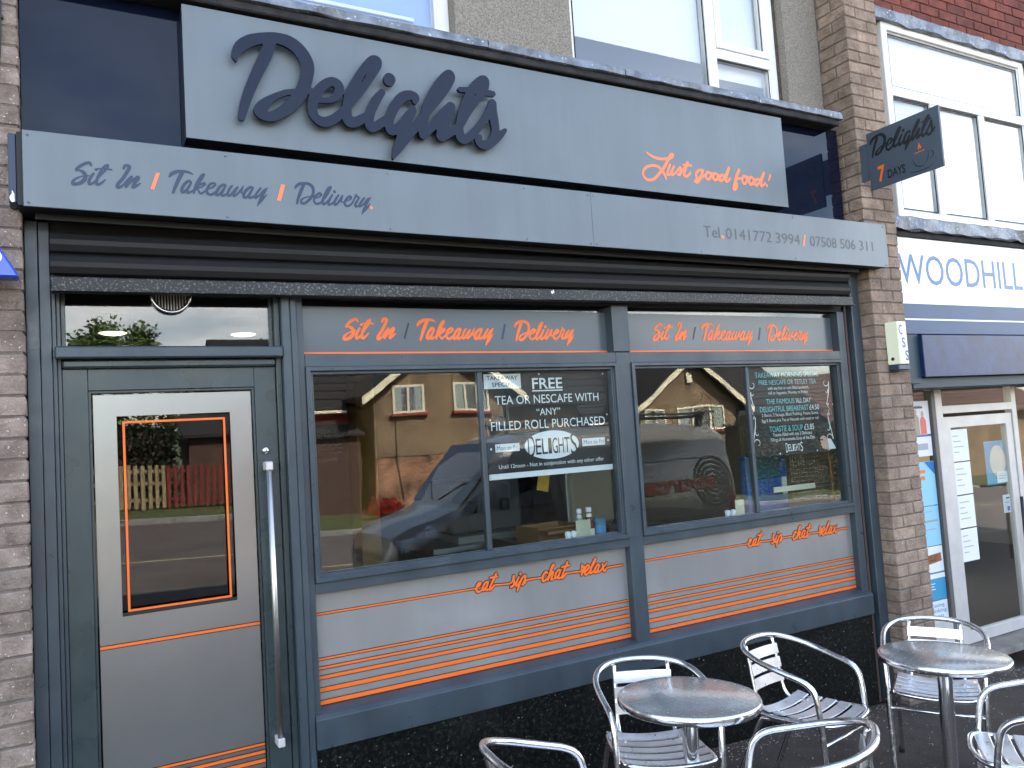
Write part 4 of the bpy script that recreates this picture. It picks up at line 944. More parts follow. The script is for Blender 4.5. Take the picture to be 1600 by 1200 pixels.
# notices
NTY = DY + .024
def notice(name, x0, x1, z0, z1, m, label, lines=(), y=NTY, group='notices taped inside the neighbouring shop'):
    o = box(name, x0, x1, y, y + .002, z0, z1, m, None, bev=0)
    tag(o, label, 'notice', group)
    for (a, b, c, d, mm) in lines: flat('print', x0 + a * (x1 - x0), x0 + b * (x1 - x0), z0 + c * (z1 - z0), z0 + d * (z1 - z0), y - .0012, mm, o)
    return o
mat('print_grey', srgb(172, 174, 182), .7); mat('print_blue', srgb(60, 150, 190), .6); mat('print_sky', srgb(150, 205, 228), .6)
mat('print_orange', srgb(238, 130, 70), .6); mat('print_brown', srgb(150, 92, 56), .6); mat('print_coral', srgb(224, 120, 104), .6); mat('print_tan', srgb(170, 160, 140), .6); mat('print_navy', srgb(40, 110, 180), .6)
for i, (z0, z1) in enumerate(((1.375, 1.615), (1.125, 1.365), (.875, 1.115), (.625, .865))):
    L_ = [(.12, .12 + .3 + .14 * ((i + j) % 3), .78 - j * .17, .81 - j * .17, 'print_grey') for j in range(4)]
    notice('paper_notice', 5.800, 6.010, z0, z1, 'paper', ['topmost white sheet taped to the silver shop door', 'second white sheet from the top on the silver shop door', 'third white sheet from the top on the silver shop door', 'lowest white sheet taped to the silver shop door'][i], L_)
cn = notice('blue_notice', 6.235, 6.50, 1.16, 1.50, 'print_blue', 'blue and cream notice in the silver shop door', y=DY + .040)
mat('print_cream', srgb(206, 204, 190), .6)
put('cream_disc', [(6.395 + .105 * math.cos(t) if math.cos(t) < .95 else 6.50, DY + .0385, 1.34 + .125 * math.sin(t)) for t in [k * math.pi / 14 for k in range(28)]], [tuple(range(28))], 'print_cream', cn)
notice('small_notice', 6.36, 6.502, 1.17, 1.255, 'paper', 'small white card over the blue notice in the shop door', [(.15, .85, .6, .66, 'print_grey'), (.15, .7, .35, .42, 'print_grey')], y=DY + .036)
notice('small_notice', 6.41, 6.505, .93, 1.07, 'paper', 'small white leaflet with a blue mark low in the shop door', [(.4, .9, .78, .86, 'black_print'), (.2, .85, .55, .6, 'print_grey'), (.5, .85, .1, .35, 'alarm_letter')], y=DY + .036)
pz = [(1.60, 1.845, 'paper', 'photo poster of two people high in the side window', [(.1, .7, .78, .84, 'alarm_cap')]),
      (1.44, 1.595, 'paper', 'white leaflet with a violet heading in the side window', [(0, 1, .92, 1, 'alarm_letter'), (.2, .8, .3, .6, 'print_grey')]),
      (1.08, 1.40, 'print_sky', 'pale poster with orange wording and a blue corner', [(.02, .55, .74, .82, 'print_orange'), (.02, .5, .60, .68, 'print_orange')]),
      (.79, 1.075, 'print_sky', 'light blue leaflet in the side window, above the brown one', [(.1, .7, .85, .88, 'print_grey'), (.1, .9, .6, .65, 'print_tan'), (.1, .8, .4, .43, 'print_grey')]),
      (.60, .785, 'paper', 'white poster with a brown plaque in the side window', []),
      (.40, .595, 'print_blue', 'turquoise leaflet with white wording low in the side window', [(0, 1, .80, .97, 'white'), (.05, .5, .6, .63, 'white'), (.05, .45, .5, .53, 'white'), (.05, .5, .4, .43, 'white')]),
      (.262, .395, 'paper', 'white sheet with hand written blue lines low in the side window', [])]
PW = []
for z0, z1, m, lb, li in pz:
    PW.append(notice('window_poster', 5.320, 5.567, z0, z1, m, lb, li))
# two printed figures, a plaque and handwriting
for (cx, mm, h0) in ((5.405, 'print_tan', 1.785), (5.485, 'print_coral', 1.765)):
    put('printed_figure', [(cx - .034, NTY - .0022, 1.602), (cx + .036, NTY - .0022, 1.602), (cx + .034, NTY - .0022, h0 - .065), (cx + .012, NTY - .0022, h0 - .035), (cx - .012, NTY - .0022, h0 - .035), (cx - .032, NTY - .0022, h0 - .06)], [(0, 1, 2, 3, 4, 5)], mm, PW[0])
    put('printed_head', [(cx + .016 * math.cos(k * .524), NTY - .0026, h0 - .016 + .021 * math.sin(k * .524)) for k in range(12)], [tuple(range(12))], 'skin_print', PW[0])
put('plaque', [(5.327, NTY - .0022, .655), (5.545, NTY - .0022, .675), (5.540, NTY - .0022, .735), (5.327, NTY - .0022, .722)], [(0, 1, 2, 3)], 'print_brown', PW[4])
text('plaque_text', 'STAY AT', 5.340, 5.505, .703, .016, NTY - .0034, 'black_print', PW[4]); text('plaque_text', 'HOME', 5.350, 5.485, .678, .016, NTY - .0034, 'black_print', PW[4])
text('wording', 'our', 5.325, 5.425, 1.315, .024, NTY - .0034, 'print_orange', PW[2]); text('wording', 'nes', 5.325, 5.450, 1.27, .024, NTY - .0034, 'print_orange', PW[2])
put('blue_corner', [(5.455, NTY - .0022, 1.398), (5.565, NTY - .0022, 1.398), (5.565, NTY - .0022, 1.30)], [(0, 1, 2)], 'print_navy', PW[2])
text('wording', 'o Eating', 5.330, 5.525, .353, .026, NTY - .0022, 'print_blue', PW[6]); text('wording', 'Drinking', 5.330, 5.545, .315, .026, NTY - .0022, 'print_blue', PW[6]); text('wording', 'Shop', 5.355, 5.505, .277, .026, NTY - .0022, 'print_blue', PW[6])
text('wording', 'e was', 5.340, 5.465, 1.800, .018, NTY - .0026, 'alarm_cap', PW[0])
# indoor partition and counter just inside
box('inner_screen', 6.10, 6.13, .55, 1.6, .0205, 1.65, 'shop_inner', NB, bev=.003)
box('counter', 6.2, 8.2, 1.9, 2.5, .0205, 1.0, 'shop_inner', NB, bev=.01)

# ------------------------------------------------------------------ alarm box
AB = thing('alarm_box', (4.58, -.12, 2.05), 'cream burglar alarm box with blue letters on the brick pier', 'alarm box')
bm = bmesh.new()
pts = [(4.545, 4.662, -.1155), (4.552, 4.655, -.150), (4.560, 4.648, -.195)]
rings = []
for (a, b, y) in pts: rings.append([bm.verts.new(p) for p in ((a, y, 2.075), (b, y, 2.075), (b, y, 2.345), (a, y, 2.345))])
for A, B in zip(rings[:-1], rings[1:]):
    for k in range(4): bm.faces.new((A[k], A[(k + 1) % 4], B[(k + 1) % 4], B[k]))
bm.faces.new(rings[-1]); bm.faces.new(rings[0][::-1])
bmesh.ops.recalc_face_normals(bm, faces=bm.faces); bmesh.ops.bevel(bm, geom=list(bm.edges), offset=.004, segments=2, affect='EDGES')
finish(bm, 'housing', 'alarm_cream', AB)
box('strobe_cap', 4.549, 4.658, -.192, -.116, 2.036, 2.0745, 'alarm_cap', AB, bev=.006)
for i, (ch, x, z) in enumerate((('C', 4.570, 2.262), ('S', 4.590, 2.180), ('S', 4.612, 2.098))):
    text('letter', ch, x, x + .034, z, .062, -.1965, 'alarm_letter', AB, bold=.02)
bm = bmesh.new(); add_lathe(bm, [(0, .001), (.011, .001), (.011, 0)], 0, 0, 14)
for v in bm.verts: v.co = Vector((4.5505 - v.co.z, -.150 + v.co.x, 2.110 + v.co.y))
finish(bm, 'tamper_plug', 'gasket', AB)

# ------------------------------------------------------------------ projecting sign
HS = thing('projecting_sign', (4.47, -.12, 3.18), 'grey projecting sign with a coffee cup fixed to the brick pier', 'sign')
bm = bmesh.new(); add_box(bm, 4.462, 4.478, -.660, -.176, 3.180, 3.545, .001); finish(bm, 'sign_plate', 'sign_slate', HS)
box('bracket_plate', 4.466, 4.474, -.1755, -.1160, 3.250, 3.488, 'sign_slate', HS, bev=.001)
hs = lambda u, v, w=0: (4.4605, -.176 - u, 3.180 + v)
k_ = .43 / 1.246
lettering('lettering', ['DELIGHTS'], 'black_print', HS, 0, fn=lambda u, v, w: hs(.020 + (u - .600) * k_, .208 + (v - 3.15) * k_ ))
text('seven', '7', .060, .108, .040, .095, 0, 'orange', HS, fn=hs, bold=.03)
text('days', 'DAYS', .125, .245, .040, .052, 0, 'black_print', HS, fn=hs, bold=.02)
def arc(cx, cz, rx, rz, a0, a1, r0, r1, n=9):
    out = []
    for i in range(n):
        t = R(a0 + (a1 - a0) * i / (n - 1)); rr_ = r0 + (r1 - r0) * math.sin(math.pi * i / (n - 1))
        out += [int((cx + rx * math.cos(t)) * 1e4), int((cz + rz * math.sin(t)) * 1e4), max(4, int(rr_ * 1e4))]
    return out
cup = [arc(.348, .105, .050, .062, 185, 300, .0008, .0028), arc(.348, .105, .050, .062, 300, 372, .0008, .0022), arc(.408, .095, .022, .022, -110, 100, .0006, .0025), arc(.345, .040, .080, .022, 195, 345, .0006, .0026)]
lettering('cup_drawing', None, 'black_print', HS, 0, strokes=cup, cell=.0009, fn=lambda u, v, w: hs(u, v))
lettering('cup_rim', None, 'orange', HS, 0, strokes=[[3150, 1300, 20, 3760, 1330, 20]], cell=.0009, fn=lambda u, v, w: hs(u, v))
lettering('steam', None, 'orange', HS, 0, strokes=[[3440, 1450, 12, 3400, 1560, 40, 3480, 1660, 52, 3440, 1760, 40, 3490, 1860, 10], [3520, 1480, 10, 3560, 1560, 26, 3540, 1640, 10]], cell=.0009, fn=lambda u, v, w: hs(u, v))

# ------------------------------------------------------------------ blue sign at the left edge
bl = thing('blue_shop_sign', (-.3, -.2, 2.42), 'glossy blue sign corner poking in at the left edge', 'sign')
prism('sign_body', [(-.80, 2.425), (-.150, 2.425), (-.152, 2.438), (-.300, 2.70), (-.80, 2.70)], -.235, -.16, 'blue_sign', bl, bev=.006)
bm = bmesh.new(); add_lathe(bm, [(0, 0), (.022, 0)], 0, 0, 20)
for v in bm.verts: v.co = Vector((-.218 + v.co.x, -.2365, 2.492 + v.co.y))
finish(bm, 'white_dot', 'white', bl)
box('sign_arm', -.60, -.56, -.1595, -.0965, 2.50, 2.56, 'blue_sign', bl, bev=.003)

# ------------------------------------------------------------------ tables and chairs on the sloping pavement
TH = math.atan(SL)
def stand(o, x, y, rz):
    m = Matrix.Rotation(TH, 4, 'Y') @ Matrix.Rotation(rz, 4, 'Z')
    o.matrix_world = Matrix.Translation((x, y, zg(x) - .02 * (-y) / 4.7)) @ m

def make_chair(sticker=False):
    t = thing('bistro_chair', (0, 0, 0), '', 'chair', 'aluminium cafe chairs on the pavement')
    half = [(.192, -.182, 0), (.196, -.176, .20), (.203, -.166, .42), (.208, -.150, .545), (.213, -.126, .590), (.219, -.085, .612), (.224, -.02, .628), (.226, .05, .645), (.220, .115, .662), (.196, .178, .680), (.150, .224, .695), (.080, .250, .704), (0, .256, .707)]
    path = half + [(-x, y, z) for x, y, z in half[-2::-1]]
    o = bmesh.new(); add_tube(o, catmull(path, 4), .0125, 14); finish(o, 'arm_frame', 'aluminium', t)
    # seat loop
    loop = [(.168, .165, .425), (.178, .05, .418), (.180, -.10, .428), (.165, -.185, .432), (.10, -.212, .430), (0, -.220, .428), (-.10, -.212, .430), (-.165, -.185, .432), (-.180, -.10, .428), (-.178, .05, .418), (-.168, .165, .425)]
    tube('seat_frame', catmull(loop, 5), .0110, 'aluminium', t, seg=12)
    for s in (-1, 1):
        tube('back_leg', catmull([(s * .170, .02, .408), (s * .173, .10, .405), (s * .178, .150, .360), (s * .190, .30, 0)], 5), .0110, 'aluminium', t, seg=10)
        up = catmull([(s * .118, .06, .424), (s * .118, .13, .424), (s * .118, .176, .450), (s * .118, .196, .52), (s * .117, .215, .62), (s * .116, .232, .688)], 5)
        tube('back_upright', up, .0095, 'aluminium', t, seg=10)
        box('arm_bracket', s * .181 - .010, s * .181 + .022 * (1 if s > 0 else 1), -.176, -.158, .418, .428, 'foot_rubber', t, bev=.002)
        for (fx, fy) in ((.192, -.182), (.190, .30)): lathe('foot', [(0, 0), (.0145, 0), (.0145, .022), (.0130, .028)], s * fx, fy, 'foot_rubber', t, seg=12)
    tube('stretcher', [(-.201, -.170, .355), (.201, -.170, .355)], .0085, 'aluminium', t, seg=10)
    tube('stretcher', [(-.172, .10, .402), (.172, .10, .402)], .0085, 'aluminium', t, seg=10)
    # seat slats, dished
    for k in range(5):
        y0 = -.188 + k * .069; y1 = y0 + .056
        bm = bmesh.new(); n = 8; top = []
        for i in range(n + 1):
            u = -1 + 2 * i / n; x = u * .176; z = .440 - .017 * (1 - u * u)
            zz = lambda y: z + (.010 if y > .1 else 0)
            top.append([bm.verts.new(p) for p in ((x, y0, zz(y0) - .003), (x, y0 + .004, zz(y0)), (x, y1 - .004, zz(y1)), (x, y1, zz(y1) - .003), (x, y1 - .004, zz(y1) - .006), (x, y0 + .004, zz(y0) - .006))])
        for A, B in zip(top[:-1], top[1:]):
            for q in range(6): bm.faces.new((A[q], B[q], B[(q + 1) % 6], A[(q + 1) % 6]))
        bm.faces.new(top[0]); bm.faces.new(top[-1][::-1])
        bmesh.ops.recalc_face_normals(bm, faces=bm.faces); finish(bm, 'seat_slat', 'alu_slat', t)
    for k in range(3):
        z0 = .500 + k * .060; z1 = z0 + .045
        bm = bmesh.new(); n = 6; st = []
        for i in range(n + 1):
            u = -1 + 2 * i / n; x = u * .124; yb = .010 * (1 - u * u) - .0135
            yy = lambda z: .196 + (z - .52) * .190 + yb
            st.append([bm.verts.new(p) for p in ((x, yy(z0), z0), (x, yy(z1), z1), (x, yy(z1) + .005, z1), (x, yy(z0) + .005, z0))])
        for A, B in zip(st[:-1], st[1:]):
            for q in range(4): bm.faces.new((A[q], B[q], B[(q + 1) % 4], A[(q + 1) % 4]))
        bm.faces.new(st[0]); bm.faces.new(st[-1][::-1])
        bmesh.ops.recalc_face_normals(bm, faces=bm.faces); finish(bm, 'back_slat', 'alu_slat', t)
    return t
CH = make_chair()
spots = [(1.983, -.779, -.40, 'silver slatted armchair tucked behind the left cafe table against the granite'),
         (2.831, -.779, .24, 'silver slatted armchair between the two cafe tables, seat and back in full view'),
         (3.600, -.880, -1.0, 'silver slatted armchair behind the right cafe table in front of the brick pier'),
         (3.120, -1.600, -2.45, 'silver slatted armchair cut off by the right edge, slatted seat in front'),
         (1.962, -1.480, -2.48, 'silver armchair nearest the camera, only its curved top rail crossing the bottom edge'),
         (1.280, -1.238, 1.465, 'silver armchair left of the left table, only its rounded rail showing at the bottom')]
for i, (x, y, a, lb) in enumerate(spots):
    o = CH if i == 0 else copy_tree(CH)
    stand(o, x, y, a); o['label'] = lb

# swirled stainless table top
m = bpy.data.materials.new('swirl_steel'); m.use_nodes = True; N, L = m.node_tree.nodes, m.node_tree.links
b = N['Principled BSDF']; b.inputs['Metallic'].default_value = .85; b.inputs['Roughness'].default_value = .25
b.inputs['Base Color'].default_value = (.76, .74, .70, 1)
tc = N.new('ShaderNodeTexCoord'); vo = N.new('ShaderNodeTexVoronoi'); vo.inputs['Scale'].default_value = 38; vo.inputs['Randomness'].default_value = .25
L.new(tc.outputs['Object'], vo.inputs['Vector'])
bp = N.new('ShaderNodeBump'); bp.inputs['Strength'].default_value = .07; bp.inputs['Distance'].default_value = .004
L.new(vo.outputs['Distance'], bp.inputs['Height']); L.new(bp.outputs['Normal'], b.inputs['Normal'])
mr = N.new('ShaderNodeMapRange'); mr.inputs['To Min'].default_value = .18; mr.inputs['To Max'].default_value = .32
L.new(vo.outputs['Distance'], mr.inputs['Value']); L.new(mr.outputs['Result'], b.inputs['Roughness'])
M_['swirl_steel'] = m
def make_table():
    t = thing('bistro_table', (0, 0, 0), '', 'table', 'round steel cafe tables')
    h = .66; r = .268
    tp = lathe('table_top', [(0, h), (r - .012, h), (r - .010, h - .0015), (r - .006, h + .001), (r - .002, h), (r, h - .004)], 0, 0, 'swirl_steel', t, seg=72)
    lathe('rim', [(r, h - .004), (r + .002, h - .008), (r + .002, h - .028), (r - .002, h - .032), (r - .015, h - .032), (0, h - .030)], 0, 0, 'aluminium', tp, seg=72)
    lathe('column', [(.031, .06), (.031, h - .029)], 0, 0, 'chrome', t, seg=28)
    lathe('collar', [(.031, .10), (.038, .098), (.040, .06), (.040, .045), (0, .045)], 0, 0, 'aluminium', t, seg=24)
    for k in range(4):
        a = R(45 + 90 * k); c, s = math.cos(a), math.sin(a)
        bm = bmesh.new()
        add_tube(bm, [(c * .02, s * .02, .060), (c * .12, s * .12, .052), (c * .24, s * .24, .026)], .014, 10, rr=[.02, .017, .012]); finish(bm, 'base_foot', 'aluminium', t)
        lathe('foot_pad', [(0, 0), (.016, 0), (.016, .016), (.010, .022)], c * .235, s * .235, 'foot_rubber', t, seg=12)
    return t
TB_ = make_table(); stand(TB_, 2.008, -.945, 0); TB_['label'] = 'left round steel table in front of the granite riser'
T2_ = copy_tree(TB_); stand(T2_, 3.350, -1.093, .4); T2_['label'] = 'right round steel table in front of the brick pier'

# petals and grit blown against the wall
bm = bmesh.new()
for i in range(2600):
    if rnd.random() < .45: x = rnd.uniform(1.2, 6.5); y = -abs(rnd.gauss(0, .10)) - .01
    else: x = rnd.uniform(1.0, 6.5); y = -rnd.uniform(.02, 2.6)
    if 4.42 < x < 4.80 and y > -.14: continue
    s = rnd.uniform(.0018, .0048); a = rnd.uniform(0, 6.28); z = zg(x) - .02 * (-y) / 4.7 + .0015
    vs = [bm.verts.new((x + s * math.cos(a + q) * (1 if q % 2 else 1.5), y + s * math.sin(a + q), z + rnd.uniform(.001, .004))) for q in (0, 1.6, 3.1, 4.7)]
    bm.faces.new(vs)
finish(bm, 'blown_petals', 'litter_speck', None, label='pale petals and grit scattered over the pavement', cat='litter', kind='stuff')

# ------------------------------------------------------------------ café interior seen through the glass
mat('inner_floor', srgb(48, 38, 33), .5); mat('inner_wall', srgb(44, 36, 31), .8); mat('inner_ceiling', srgb(130, 126, 118), .8)
mat('inner_red', srgb(176, 62, 40), .7); mat('inner_yellow', srgb(150, 110, 52), .7); mat('board_black', srgb(28, 26, 26), .6); mat('chalk', srgb(190, 180, 160), .8)
box('room_floor', -.598, 4.598, .125, 5.0, .15, .20, 'inner_floor', None, bev=0, kind='structure')
box('room_wall', -.598, 4.598, 4.6, 4.8, .201, 2.66, 'inner_wall', None, bev=0, kind='structure')
box('room_ceiling', -.598, 4.598, .125, 4.8, 2.665, 2.75, 'inner_ceiling', None, bev=0, kind='structure')
mat('lamp_disc', (.9, .85, .7), .5, emit=(1.0, .80, .46), estr=.75)
for i, (x, y) in enumerate(((.228, 1.965), (.995, 1.992))):
    lp = thing('ceiling_light', (x, y, 2.66), ['lit round ceiling light behind the glass above the door, left one', 'lit round ceiling light behind the glass above the door, right one'][i], 'light', 'round ceiling lights in the cafe')
    lathe('diffuser', [(0, 2.545), (.060, 2.548), (.078, 2.556)], x, y, 'lamp_disc', lp)
    lathe('light_body', [(.0785, 2.556), (.098, 2.556), (.104, 2.60), (.104, 2.664)], x, y, 'anodised', lp)
box('inner_partition', 1.30, 1.74, 2.24, 2.30, .201, 2.66, 'inner_wall', None, bev=0, kind='structure')
box('wall_band', 1.30, 1.74, 2.225, 2.2395, 1.945, 2.02, 'inner_red', None, bev=0, kind='structure')
MB = thing('menu_board', (1.58, 2.22, 1.5), 'black chalk menu board on the red inner wall behind the left window', 'menu board')
box('board', 1.36, 1.722, 2.205, 2.238, 1.42, 1.940, 'board_black', MB)
text('chalk_line', 'TODAYS', 1.50, 1.64, 1.885, .026, 2.2035, 'chalk', MB)
text('chalk_line', 'SPECIAL DELIGHT', 1.42, 1.70, 1.845, .026, 2.2035, 'chalk', MB)
for z_, xa, xb in ((1.805, 1.44, 1.69), (1.775, 1.42, 1.70), (1.745, 1.58, 1.69)):
    q = []
    for i in range(int((xb - xa) / .009)): q += [int((xa + i * .009) * 1e4), int((z_ + rnd.uniform(-.007, .007)) * 1e4), 14]
    lettering('chalk_scrawl', None, 'chalk', MB, 2.2035, strokes=[q], cell=.0012)
text('chalk_line', 'TODAYS', 1.50, 1.64, 1.685, .022, 2.2035, 'chalk', MB)
box('inner_pillar', 1.76, 1.90, 2.10, 2.30, .201, 2.66, 'inner_yellow', None, bev=0, kind='structure')
# counter and kit
mat('counter_grey', srgb(58, 59, 60), .4); mat('counter_cream', srgb(150, 138, 116), .5)
CT = thing('serving_counter', (2.9, 1.6, .2), 'grey serving counter behind the right hand windows', 'counter')
box('counter_body', 2.05, 4.4, 1.45, 2.05, .201, 1.05, 'counter_grey', CT); box('counter_top', 2.0, 4.45, 1.40, 2.10, 1.051, 1.09, 'stainless', CT, bev=.004)
FR = thing('drinks_chiller', (3.3, 1.7, 1.09), 'cream steel chiller standing on the counter behind the window', 'fridge')
box('chiller_body', 3.12, 3.52, 1.50, 2.0, 1.0905, 1.60, 'counter_cream', FR, bev=.03); box('chiller_door_edge', 3.09, 3.118, 1.49, 1.99, 1.10, 1.59, 'stainless', FR, bev=.004)
for k in range(6):
    x = 2.86 + k * .085
    o = lathe('tumbler', [(0, 1.6125), (.026, 1.6125), (.034, 1.70), (.032, 1.70), (.025, 1.617), (0, 1.617)], x + .35, 1.62, 'glass_clear', None, seg=16)
    tag(o, ['first glass tumbler from the left on the chiller shelf', 'second glass tumbler from the left on the chiller shelf', 'third glass tumbler from the left on the chiller shelf', 'fourth glass tumbler from the left on the chiller shelf', 'fifth glass tumbler from the left on the chiller shelf', 'rightmost glass tumbler on the chiller shelf'][k], 'glass', 'tumblers on the shelf')
SHF = box('glass_shelf', 3.08, 3.80, 1.52, 1.74, 1.6005, 1.612, 'stainless', None); tag(SHF, 'steel shelf carrying tumblers above the chiller', 'shelf')
box('shelf_leg', 3.72, 3.74, 1.60, 1.62, 1.0905, 1.600, 'stainless', SHF)
# dim clutter further in
mat('cardboard', srgb(150, 112, 66), .8); mat('yellow_card', srgb(214, 170, 60), .7); mat('chair_brown', srgb(64, 40, 30), .5); mat('steel_dull', srgb(150, 150, 146), .4, metal=.6)
BX = thing('cardboard_box', (2.75, 1.2, .95), 'open brown cardboard box on a table inside the left window', 'box')
boxes_ = [(2.58, 2.92, 1.05, 1.07, .921, 1.18), (2.58, 2.92, 1.33, 1.35, .921, 1.18), (2.58, 2.60, 1.0705, 1.3295, .921, 1.18), (2.90, 2.92, 1.0705, 1.3295, .921, 1.18)]
for b_ in boxes_: box('box_side', *b_, 'cardboard', BX, bev=0)
box('box_flap', 2.58, 2.92, .93, 1.049, 1.15, 1.17, 'cardboard', BX, bev=0)
def cafe_table(x, y, lb):
    t = thing('cafe_table', (x, y, .2), lb, 'table'); box('table_top', x - .35, x + .35, y - .3, y + .3, .89, .92, 'chair_brown', t, bev=.01); lathe('table_leg', [(.2, .201), (.2, .215), (.03, .24), (.03, .8895)], x, y, 'steel_dull', t, seg=16)
cafe_table(2.75, 1.2, 'brown table inside the cafe carrying the cardboard box'); cafe_table(1.6, 1.15, 'brown table inside the cafe near the left mullion')
def inner_chair(x, y, a, lb):
    t = thing('dining_chair', (x, y, .2), lb, 'chair', 'dining chairs inside the cafe', a)
    B_ = lambda n, *q: box(n, *q, 'chair_brown', t, off=False)
    B_('seat', -.2, .2, -.2, .2, .44, .48); B_('backrest', -.2, .2, .17, .20, .60, .92)
    for sx in (-1, 1):
        B_('leg', sx * .17 - .018, sx * .17 + .018, -.19, -.155, 0.001, .4395); B_('leg', sx * .17 - .018, sx * .17 + .018, .165, .2, 0.001, .4395); B_('back_post', sx * .185 - .014, sx * .185 + .014, .171, .199, .4805, .5995)
inner_chair(2.2, 1.15, R(-90), 'dark wooden chair inside, left of the table with the box'); inner_chair(1.15, 1.2, R(90), 'dark wooden chair inside behind the left window'); inner_chair(3.35, 1.05, R(60), 'dark wooden chair inside in front of the counter')
HC = thing('hanging_card', (2.55, .9, 1.5), 'yellow offer card hanging inside below the black poster', 'card')
put('card', [(2.50, .9, 1.44), (2.58, .9, 1.42), (2.62, .9, 1.60), (2.54, .9, 1.62)], [(0, 1, 2, 3)], 'yellow_card', HC); tube('string', [(2.58, .9, 1.61), (2.58, .9, 2.66)], .002, 'gasket', HC, seg=5)
CM = thing('coffee_machine', (2.45, 1.75, 1.09), 'steel coffee machine standing on the counter', 'coffee machine')
box('machine_body', 2.2, 2.75, 1.55, 2.0, 1.14, 1.50, 'counter_grey', CM, bev=.02); box('drip_tray', 2.2, 2.75, 1.45, 2.0, 1.0905, 1.139, 'steel_dull', CM, bev=.005)
for k in range(2): tube('brew_head', [(2.35 + k * .25, 1.52, 1.36), (2.35 + k * .25, 1.52, 1.28)], .03, 'gasket', CM, seg=12)
# blue cabinet, wire grid and pole standing behind the right hand pane
mat('cabinet_blue', srgb(24, 92, 156), .4); mat('cabinet_teal', srgb(20, 96, 110), .3, coat=.4); mat('pole_wood', srgb(170, 112, 62), .6); mat('grid_wire', srgb(150, 140, 120), .5, metal=.3)
CB = thing('blue_cabinet', (3.95, .43, .2), 'blue cabinet with a teal panel seen below the menu poster', 'cabinet')
box('cabinet_foot', 3.77, 4.13, .4705, .60, .201, .24, 'cabinet_blue', CB, bev=.004)
box('cabinet_body', 3.77, 4.13, .40, .47, .201, 1.555, 'cabinet_blue', CB, bev=.01); box('cabinet_panel', 3.78, 4.05, .392, .3995, 1.40, 1.55, 'cabinet_teal', CB, bev=.003)
box('cabinet_ticket', 4.07, 4.11, .392, .3995, 1.29, 1.40, 'paper', CB, bev=0)
WG = thing('wire_grid', (4.2, .24, 1.2125), 'brown wire display grid behind the lower right corner of the right window', 'display grid')
for i in range(18): x = 3.99 + i * .0245; tube('grid_bar', [(x, .24, 1.2128), (x, .24, 1.66)], .0016, 'grid_wire', WG, seg=5)
for i in range(18): z = 1.230 + i * .0245; tube('grid_bar', [(3.985, .2368, z), (4.412, .2368, z)], .0016, 'grid_wire', WG, seg=5)
PO = tube('wooden_pole', [(4.318, .205, 1.2128), (4.312, .205, 1.62)], .008, 'pole_wood', None, seg=10); tag(PO, 'thin wooden pole standing in front of the wire grid', 'pole')
PS = box('paper_strip', 3.80, 4.17, .215, .219, 1.325, 1.358, 'paper_cream', None, bev=0); tag(PS, 'cream paper strip across the foot of the wire grid', 'paper')
# inside window board and what stands on it
WBD = box('window_board', .88, 4.30, .115, .30, 1.185, 1.212, 'white_board', None); tag(WBD, 'inside window board along the bottom of the opening lights', 'window board')
box('board_bracket', .88, 4.30, .105, .125, 1.10, 1.184, 'inner_wall', WBD, bev=0)
ZB = 1.2125
def holder(x0, x1, h, lb):
    t = thing('menu_holder', ((x0 + x1) / 2, .2, ZB), lb, 'menu holder')
    box('card', x0, x1, .196, .199, ZB + .004, ZB + h, 'paper_cream', t, bev=0); box('holder_base', x0, x1, .18, .215, ZB + .0005, ZB + .006, 'glass_clear', t, bev=0); box('holder_front', x0 + .001, x1 - .001, .190, .192, ZB + .0065, ZB + h + .008, 'glass_clear', t, bev=0)
holder(2.318, 2.408, .098, 'cream menu card in a clear holder beside the red sauce bottle')
holder(3.452, 3.522, .10, 'cream menu card in a clear holder in the right hand window')
mat('sauce_red', srgb(110, 26, 22), .2, coat=.4); mat('label_blue', srgb(90, 150, 200), .5); mat('label_cream', srgb(226, 220, 206), .5); mat('tub_blue', srgb(96, 128, 150), .3); mat('sauce_brown', srgb(150, 170, 180), .3)
def bottle(x, y, h, r, mb, ml, lb):
    t = thing('sauce_bottle', (x, y, ZB), lb, 'bottle')
    lathe('bottle_body', [(0, ZB + .0005), (r, ZB + .003), (r * 1.03, ZB + h * .35), (r * .62, ZB + h * .68), (r * .42, ZB + h * .80), (r * .42, ZB + h * .84), (0, ZB + h * .84)], x, y, mb, t, seg=20)
    lathe('bottle_cap', [(r * .56, ZB + h * .842), (r * .62, ZB + h * .85), (r * .58, ZB + h), (0, ZB + h)], x, y, 'white', t, seg=20)
    lathe('bottle_label', [(r * 1.045, ZB + h * .06), (r * 1.07, ZB + h * .30)], x, y, ml, t, seg=20)
    lathe('neck_label', [(r * .66, ZB + h * .69), (r * .47, ZB + h * .80)], x, y, 'label_cream', t, seg=20)
bottle(2.418, .22, .158, .026, 'sauce_red', 'label_cream', 'red sauce bottle with a white cap on the window board')
bottle(2.365, .235, .155, .024, 'sauce_brown', 'label_blue', 'pale blue labelled bottle behind the cream menu card')
t = thing('plastic_tub', (2.478, .21, ZB), 'blue tub of condiments beside the red sauce bottle', 'tub')
lathe('tub_body', [(0, ZB + .0005), (.030, ZB + .002), (.034, ZB + .095), (.031, ZB + .095), (.028, ZB + .006), (0, ZB + .006)], 2.478, .21, 'tub_blue', t, seg=20)
lathe('tub_label', [(.0318, ZB + .02), (.0332, ZB + .06)], 2.478, .21, 'label_blue', t, seg=20)
